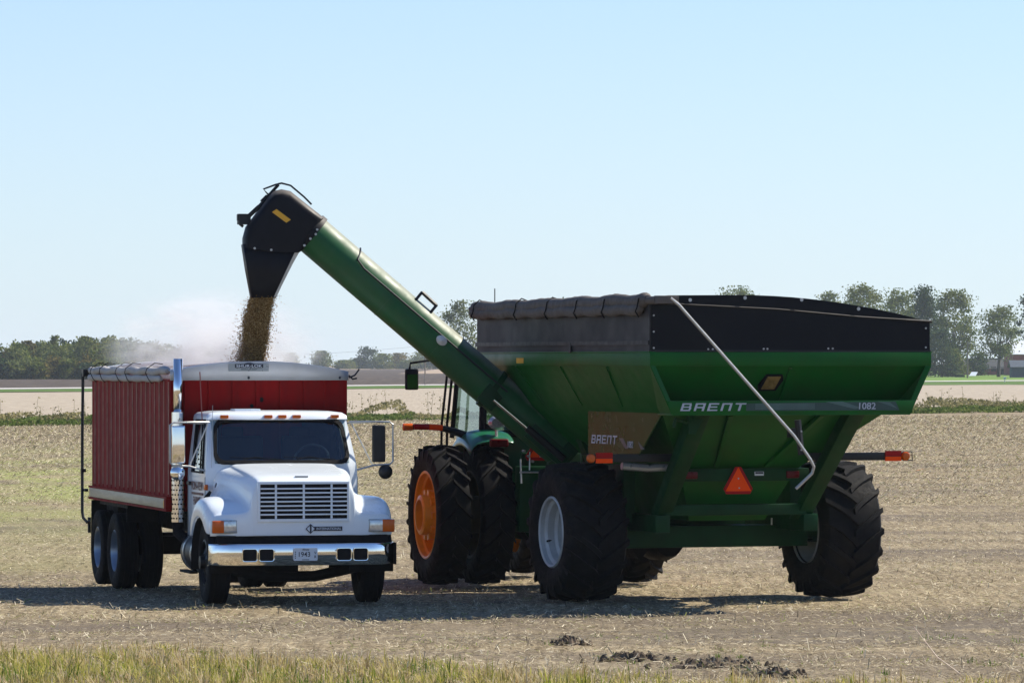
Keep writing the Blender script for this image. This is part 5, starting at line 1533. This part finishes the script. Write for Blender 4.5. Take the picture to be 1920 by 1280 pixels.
# ------------------------------------------------------------------ grass along the bottom of the picture
def grass(name, label, n, mt, hmin, hmax, edge, seed, tuft=.0, y0=43.6, wide=.006):
    r = np.random.default_rng(seed)
    K = n // 16                                     # tufts
    ty = r.uniform(y0, 53, K); tx = r.uniform(-1, 1, K) * (ty * .112 + 2.0); th = r.uniform(.45, 1.25, K) ; tr_ = r.uniform(.02, .10, K)
    ti = r.integers(0, K, n * 2)
    ox, oy = r.normal(size=n * 2) * tr_[ti], r.normal(size=n * 2) * tr_[ti]
    x, y = tx[ti] + ox, ty[ti] + oy
    px = 960 + x / y * FPX; row = HOR + FPX * CAMH / y
    lim = np.interp(px, [p[0] for p in edge], [p[1] for p in edge]) + 16 * vnoise(x, y, .9, 701) + 10 * vnoise(x, y, .3, seed + 2)
    den = .32 + .75 * vnoise(x, y, .8, seed + 4) - tuft
    k = (row > lim) & (r.random(n * 2) < np.clip(den + (row - lim) / 70, .04, 1))
    x, y, row, lim, ox, oy, hf = x[k][:n], y[k][:n], row[k][:n], lim[k][:n], ox[k][:n], oy[k][:n], th[ti][k][:n]; m = len(x)
    h = r.uniform(hmin, hmax, m) * hf * np.clip(.5 + (row - lim) / 50, .4, 1)
    az = np.arctan2(oy, ox) + r.normal(size=m) * .7; bend = r.uniform(.15, 1.1, m) ** 1.3 * h
    w = wide * r.uniform(.5, 1.2, m)
    base = np.stack([x, y, surf_z(x, y) - .01], 1)
    side = np.stack([np.cos(az + 1.57), np.sin(az + 1.57), 0 * az], 1) * w[:, None]
    fwd = np.stack([np.cos(az), np.sin(az), 0 * az], 1)
    up = np.array([0, 0, 1.0])
    h = np.maximum(h - bend * .35, .02)
    p1 = base + fwd * (bend * .3)[:, None] + up * (h * .62)[:, None]
    p2 = base + fwd * bend[:, None] + up * h[:, None]
    v = np.stack([base - side, base + side, p1 + side * .8, p1 - side * .8, p2 + side * .12, p2 - side * .12], 1).reshape(-1, 3)
    o = (np.arange(m) * 6)[:, None]
    f = np.concatenate([o + np.array([[0, 1, 2, 3]]), o + np.array([[3, 2, 4, 5]])], 1).reshape(-1)
    return tag(raw_mesh(name, v, f, 4, mt), label, 'grass', kind='stuff')


EDGE = [(-200, 1216), (0, 1218), (150, 1226), (330, 1222), (560, 1234), (760, 1238), (900, 1258), (1000, 1264), (1300, 1274), (1600, 1280), (2100, 1276)]
gm = island_mat('grass_blades', [(0, (.12, .15, .020)), (.35, (.27, .29, .040)), (.6, (.43, .41, .085)), (.8, (.55, .48, .17)), (1, (.62, .51, .25))], .8, .5, (1.3, (.40, .33, .13), .7))
gd = island_mat('dry_grass_blades', [(0, (.30, .21, .09)), (.5, (.46, .36, .19)), (1, (.60, .52, .34))], .8, .45)
gg = island_mat('green_tuft', [(0, (.055, .11, .014)), (.6, (.12, .20, .03)), (1, (.25, .30, .06))], .8, .5)
grass('verge_grass', 'long yellow green grass along the near edge of the field', 30000, gm, .06, .23, EDGE, 71)
grass('dry_grass', 'bleached dead blades among the grass at the bottom of the picture', 16000, gd, .05, .24, [(p, q - 8) for p, q in EDGE], 72)
grass('green_tufts', 'fresh green tufts among the yellowed grass', 9000, gg, .12, .30, [(p, q + 12) for p, q in EDGE], 73, tuft=.55)
grass('seedlings', 'scattered green seedlings in the stubble', 1500, gg, .03, .09, [(-200, 1120), (2100, 1120)], 74, tuft=.5, wide=.005)

# clods of turned earth
clod_m = flat_mat('clod_soil', [(.3, (.045, .034, .024)), (.55, (.12, .092, .066)), (.8, (.27, .215, .155))], 14.0)
for i, (px, row, w, lb) in enumerate(((1066, 1206, .20, 'small clump of dark turned soil, farthest back of the soil clumps'), (1185, 1232, .36, 'wide dark soil clump below the left wheel of the cart'),
                                      (1345, 1246, .50, 'largest ragged clump of dark soil near the bottom of the picture'), (1452, 1262, .30, 'low soil clump just right of the largest one')
                                      )):
    Y = gy(row); r = np.random.default_rng(300 + i); mb = MB()
    mb.rings([[Vector((w * 1.1 * q * math.cos(t) * r.uniform(.8, 1.2), w * .8 * q * math.sin(t) * r.uniform(.8, 1.2), z)) for t in [j * math.pi / 6 for j in range(12)]] for q, z in ((1, -.03), (.7, .012), (.35, .035))])
    for k in range(70):      # straw caught in the soil
        a = Vector((r.normal() * w * .6, r.normal() * w * .5, r.uniform(.01, .06))); b = Vector((r.normal(), r.normal(), r.uniform(-.3, .9))).normalized() * r.uniform(.04, .10)
        q = Vector((.004, 0, .004)); mb.add([a - q, a + q, a + b + q, a + b - q], [(0, 1, 2, 3)], 1)
    for k in range(46):
        c = np.array([r.normal() * w * .55, r.normal() * w * .45, 0]); s = r.uniform(.018, .068) * (1 - .4 * min(1, abs(c[0]) / w))
        mb.rings([[Vector((c[0] + s * ra * math.cos(t) * r.uniform(.7, 1.3), c[1] + s * ra * math.sin(t) * r.uniform(.7, 1.3), s * hz * r.uniform(.7, 1.3))) for t in [j * math.pi / 3 for j in range(6)]] for ra, hz in ((1.1, -.3), (1.0, .5), (.45, 1.3))])
    tag(mb.build('soil_clump', [clod_m, straw_m], smooth=0, loc=(wx(px, Y), Y, float(surf_z(wx(px, Y), Y)))), lb, 'soil clump', 'clumps of turned soil')
# a bent dry stalk and leaf standing up in the stubble
mb = MB(); mb.tube([(0, 0, 0), (-.22, .05, .16), (-.42, .1, .42), (-.45, .1, .46)], [.004, .004, .0035, .003], 5); Y = gy(1262)
tag(mb.build('dry_stalk', M['worn'], loc=(wx(1800, Y), Y, 0)), 'long bent dry stalk leaning over the stubble at lower right', 'stalk')
Y = gy(885); mb = MB(); mb.slab([(-.14, 0, .02), (0, .1, .05), (.16, 0, .10), (0, -.1, .04)], .006)
tag(mb.build('fallen_leaf', pm('orange_leaf', (.45, .17, .04), .7), loc=(wx(1724, Y), Y, .02)), 'orange dry leaf lying on the stubble right of the cart', 'leaf')

# ------------------------------------------------------------------ farm buildings, poles, wires
barn_red = pm('barn_red', (.24, .030, .026), .8, var=.15, vscale=.6, dirt=(.10, .05, .045), dirt_amt=.5, dirt_scale=.4)
roof_grey = pm('metal_roof', (.40, .43, .47), .5, var=.08, vscale=.5)
roof_dark = pm('dark_roof', (.028, .030, .030), .8, var=.2, vscale=.5)
roof_white = pm('white_metal_roof', (.62, .64, .67), .5, var=.06, vscale=.5)
slate = pm('blue_grey_boards', (.055, .075, .10), .7, var=.15, vscale=.8)


def barn(name, label, px0, px1, row0, row_e, row_r, Y, depth, wall_m, roof_m, ridge='x', openings=()):
    x0, x1 = wx(px0, Y), wx(px1, Y); ze, zr = hgt(row_e, Y), hgt(row_r, Y); z0 = -.1
    o = empty(name, ((x0 + x1) / 2, Y, 0)); tag(o, label, 'barn')
    hx = (x1 - x0) / 2; mb = MB()
    if ridge == 'x':
        mb.rings([[(-hx, 0, z0), (-hx, depth, z0), (-hx, depth, ze), (-hx, depth / 2, zr), (-hx, 0, ze)], [(hx, 0, z0), (hx, depth, z0), (hx, depth, ze), (hx, depth / 2, zr), (hx, 0, ze)]])
        rf = [[(-hx - .4, -.5, ze - .15), (hx + .4, -.5, ze - .15)], [(-hx - .4, depth / 2, zr + .12), (hx + .4, depth / 2, zr + .12)], [(-hx - .4, depth + .5, ze - .15), (hx + .4, depth + .5, ze - .15)]]
    else:
        mb.rings([[(-hx, 0, z0), (hx, 0, z0), (hx, 0, ze), (0, 0, zr), (-hx, 0, ze)], [(-hx, depth, z0), (hx, depth, z0), (hx, depth, ze), (0, depth, zr), (-hx, depth, ze)]])
        rf = [[(-hx - .5, -.4, ze - .15), (-hx - .5, depth + .4, ze - .15)], [(0, -.4, zr + .12), (0, depth + .4, zr + .12)], [(hx + .5, -.4, ze - .15), (hx + .5, depth + .4, ze - .15)]]
    mb.build('wall', wall_m, o, smooth=0)
    mb = MB(); mb.grid(rf); mb.build('roof', roof_m, o, solid=.12, smooth=0)
    for k, (fx, w, h, zc) in enumerate(openings):
        mb = MB(); mb.box((fx * hx, -.03, zc), (w, .06, h)); mb.build('window' if h < 1.6 else 'door', M['mblack'], o)
    return o


barn('red_barn', 'long low red barn with a dark roof behind the leaning tree', 1782, 1902, 702, 690, 673, 1080, 12, barn_red, roof_dark, 'x', ((-.55, 1.2, 1.0, 1.4), (-.1, 1.2, 1.0, 1.4), (.35, 1.2, 1.0, 1.4), (.62, .9, 1.9, .9), (.82, 1.2, 1.0, 1.4)))
barn('red_barn', 'tall red barn with a pale metal roof cut by the right edge', 1900, 2010, 702, 663, 640, 1040, 20, barn_red, roof_white, 'x', ((-.7, 1.2, 1.2, 2.0),))
barn('garden_shed', 'small dark blue grey shed in front of the tall red barn', 1898, 1952, 708, 687, 677, 900, 5, slate, slate, 'x', ((.2, 1.0, 1.9, .95),))
Yq = 905; mb = MB(); mb.slab([(-.85, 0, .25), (.45, 0, .25), (.95, .9, 1.0), (-.25, .9, 1.0)], .06); tag(mb.build('white_panel', M['white'], loc=(wx(1825, Yq), Yq, .1)), 'white tilted panel lying on the lawn right of the utility pole', 'panel')
Yq = 915; mb = MB(); mb.rings([[Vector((1.0 * k * math.cos(a), .6 * k * math.sin(a), z)) for a in [j * .5236 for j in range(12)]] for k, z in ((1, 0), (.9, .5), (.4, .75))]); tag(mb.build('shrub_mound', LEAF['dark'], loc=(wx(1800, Yq), Yq, .05)), 'low dark rounded shrub left of the utility pole', 'shrub')
Yq = 690; mb = MB(); mb.cyl((0, 0, 0), (0, 0, .55), .06); mb.box((0, 0, .62), (.38, .5, .28)); tag(mb.build('roadside_marker', M['plate'], bevel=.03, loc=(wx(1884, Yq), Yq, .05)), 'small white box on a post beside the gravel road', 'marker')
wood_p = pm('pole_wood', (.17, .14, .115), .9, var=.2, vscale=2)
for px, Y, top, lb, arm in ((1814, 870, 640, 'grey wooden utility pole standing in front of the farm trees', True), (797, 610, 655, 'thin far utility pole between the truck and the auger', False)):
    o = empty('utility_pole', (wx(px, Y), Y, 0)); tag(o, lb, 'utility pole')
    H = hgt(top, Y); mb = MB(); mb.cyl((0, 0, -.2), (0, 0, H), .16 if arm else .09, .11 if arm else .07, 10); mb.build('pole', wood_p, o)
    if arm:
        mb = MB(); mb.tube([(0, 0, H - 1.8), (.5, 0, H - 1.2), (.62, 0, H - .3)], .05, 6); mb.cyl((.25, 0, H - 1.1), (.25, 0, H - .4), .12, n=10); mb.build('bracket', wood_p, o)
    else:
        mb = MB(); mb.box((0, 0, H - .25), (1.2, .06, .06)); mb.build('crossarm', wood_p, o)
Yw = 760.0
mb = MB(); pts = []
for k in range(25):
    px = 380 + (1010 - 380) * k / 24; t = k / 24
    row = 671 - 48 * t + 9 * math.sin(math.pi * t)
    pts.append((wx(px, Yw), Yw + 60 * t, hgt(row, Yw + 60 * t)))
mb.tube(pts, .022, 4)
wire_m = pm('wire_grey', (.22, .23, .25), .6)
tag(mb.build('power_line', wire_m), 'thin overhead wire crossing the sky behind the auger', 'wire')
# ------------------------------------------------------------------ falling grain and its dust
rot = Matrix.Rotation(R(109.5), 3, 'Z')
hd_ = Vector((.215, .977, 0)).normalized()
S0 = Vector(CART + (0,)) + rot @ (SPOUT_E + hd_ * .648 + Vector((0, 0, -.80)))
hw = rot @ hd_; nw = Vector((-hw.y, hw.x, 0))
n = 44000
r = np.random.default_rng(91)
t = r.random(n) ** .9; drop = t * 1.35
wdt = .150 - .012 * t; dep = .15 + .08 * t
st = r.integers(0, 26, n); sc_ = r.uniform(-.92, .92, 26); sw_ = r.uniform(.05, .16, 26)     # the fall breaks up into strands
ax = np.where(r.random(n) < .62, sc_[st] + r.normal(size=n) * sw_[st] * (.6 + 1.3 * t), r.normal(size=n) * .55)
ay = r.normal(size=n) * .55
strag = r.random(n) < .09
ax = np.where(strag, .9 + r.exponential(.26, n) * (.3 + 1.8 * t), ax)      # stragglers drift off downwind
h = ax * wdt + .25 * t + .015 * np.sin(9 * t)
P = np.array(S0)[None] + np.outer(h, np.array(hw)) + np.outer(ay * dep, np.array(nw)); P[:, 2] -= drop
oc = np.array([(1, 0, 0), (-1, 0, 0), (0, 1, 0), (0, -1, 0), (0, 0, 1), (0, 0, -1)], float)
rad = r.uniform(.0055, .0088, n)
v = (P[:, None, :] + oc[None] * rad[:, None, None] * r.uniform(.7, 1.3, (n, 6, 1))).reshape(-1, 3)
fo = np.array([0, 2, 4, 2, 1, 4, 1, 3, 4, 3, 0, 4, 2, 0, 5, 1, 2, 5, 3, 1, 5, 0, 3, 5])
f = ((np.arange(n) * 6)[:, None] + fo[None]).reshape(-1)
tag(raw_mesh('grain_stream', v, f, 3, M['grain']), 'stream of golden grain pouring from the spout into the truck', 'grain', kind='stuff')


def dust_puff(loc, scl, dens, seed_off):
    m, nt, out = _new('dust')
    pv = nt.nodes.new('ShaderNodeVolumePrincipled'); nt.links.new(pv.outputs[0], out.inputs['Volume'])
    pv.inputs['Color'].default_value = (.935, .95, .955, 1); pv.inputs['Anisotropy'].default_value = .3
    tc = nt.nodes.new('ShaderNodeTexCoord')
    ln = nt.nodes.new('ShaderNodeVectorMath'); ln.operation = 'LENGTH'; nt.links.new(tc.outputs['Object'], ln.inputs[0])
    fall = _ramp(nt, [(0, (1, 1, 1)), (.45, (.55, .55, .55)), (1, (0, 0, 0))], 'EASE'); nt.links.new(ln.outputs['Value'], fall.inputs[0])
    mp = nt.nodes.new('ShaderNodeMapping'); mp.inputs['Location'].default_value = (seed_off, 0, 0); nt.links.new(tc.outputs['Object'], mp.inputs[0])
    nz = _noise(nt, mp.outputs[0], 2.9, 7, .68); nz.inputs['Distortion'].default_value = .6; rp = _ramp(nt, [(.43, (0, 0, 0)), (.64, (1, 1, 1))]); nt.links.new(nz.outputs[0], rp.inputs[0])
    a = nt.nodes.new('ShaderNodeMath'); a.operation = 'MULTIPLY'; nt.links.new(fall.outputs[0], a.inputs[0]); nt.links.new(rp.outputs[0], a.inputs[1])
    b = nt.nodes.new('ShaderNodeMath'); b.operation = 'MULTIPLY'; nt.links.new(a.outputs[0], b.inputs[0]); b.inputs[1].default_value = dens
    nt.links.new(b.outputs[0], pv.inputs['Density'])
    mb = MB(); mb.rings([[Vector((math.sin(p) * math.cos(q), math.sin(p) * math.sin(q), math.cos(p))) for q in [j * math.pi / 12 for j in range(24)]] for p in [.02 + k * (math.pi - .04) / 14 for k in range(15)]])
    o = mb.build('dust_cloud', m, loc=loc); o.scale = scl
    return o


if True:
    tag(dust_puff((-4.1, 64.8, 3.33), (1.7, 1.7, .86), 3.4, 3.0), 'pale dust cloud drifting off the falling grain over the truck box', 'dust', kind='stuff')
    tag(dust_puff((-3.55, 62.75, 2.98), (.85, .65, .85), 7.5, 8.0), 'thick brown dust round the foot of the grain stream', 'dust', kind='stuff')

# ------------------------------------------------------------------ air, sun and sky
HAZE = True
if HAZE:
    m, nt, out = _new('haze')
    pv = nt.nodes.new('ShaderNodeVolumePrincipled'); nt.links.new(pv.outputs[0], out.inputs['Volume'])
    pv.inputs['Color'].default_value = (.78, .88, 1.0, 1); pv.inputs['Density'].default_value = .00009; pv.inputs['Anisotropy'].default_value = .2
    mb = MB(); mb.box((0, 2100, 11.0), (4400, 4600, 24.8)); tag(mb.build('haze', m, smooth=0), kind='stuff')

SUN_AZ, SUN_EL = R(23), R(45)          # azimuth from +X towards +Y
sd_ = bpy.data.lights.new('sun', 'SUN'); sd_.energy = 5.0; sd_.angle = R(.53); sd_.color = (1.0, .925, .79)
so = bpy.data.objects.new('sun', sd_); COL.objects.link(so)
to_sun = Vector((math.cos(SUN_EL) * math.cos(SUN_AZ), math.cos(SUN_EL) * math.sin(SUN_AZ), math.sin(SUN_EL)))
so.rotation_euler = (-to_sun).to_track_quat('-Z', 'Y').to_euler()
so.location = (40, 20, 60)
w = bpy.data.worlds.new('World'); scene.world = w; w.use_nodes = True
nt = w.node_tree
bg = nt.nodes['Background']
sk = nt.nodes.new('ShaderNodeTexSky'); sk.sky_type = 'NISHITA'; sk.sun_disc = False
sk.sun_elevation = SUN_EL; sk.sun_rotation = R(90) - SUN_AZ
sk.altitude = 200; sk.air_density = 1.0; sk.dust_density = .1; sk.ozone_density = 3.0
wb = nt.nodes.new('ShaderNodeMix'); wb.data_type = 'RGBA'; wb.blend_type = 'MULTIPLY'; wb.inputs[0].default_value = 1.0
nt.links.new(sk.outputs[0], wb.inputs[6]); wb.inputs[7].default_value = (.74, .835, 1.02, 1)      # camera white balance
tcw = nt.nodes.new('ShaderNodeTexCoord'); sz = nt.nodes.new('ShaderNodeSeparateXYZ'); nt.links.new(tcw.outputs['Generated'], sz.inputs[0])
hz = _ramp(nt, [(0, (.60, .60, .60)), (.09, (.25, .25, .25)), (.22, (0, 0, 0))]); nt.links.new(sz.outputs[2], hz.inputs[0])
low = _mix(nt, hz.outputs[0], wb.outputs[2], (4.5, 5.5, 6.6))        # pale blue band of air over the horizon
nt.links.new(low, bg.inputs['Color'])
bg.inputs['Strength'].default_value = .098
vs_ = scene.view_settings
vs_.view_transform = 'Standard'; vs_.look = 'None'; vs_.exposure = .65; vs_.gamma = 1.0; vs_.use_curve_mapping = False
scene.cycles.volume_step_rate = 1.0
scene.cycles.volume_bounces = 6
scene.cycles.max_bounces = 8
scene.cycles.transparent_max_bounces = 12
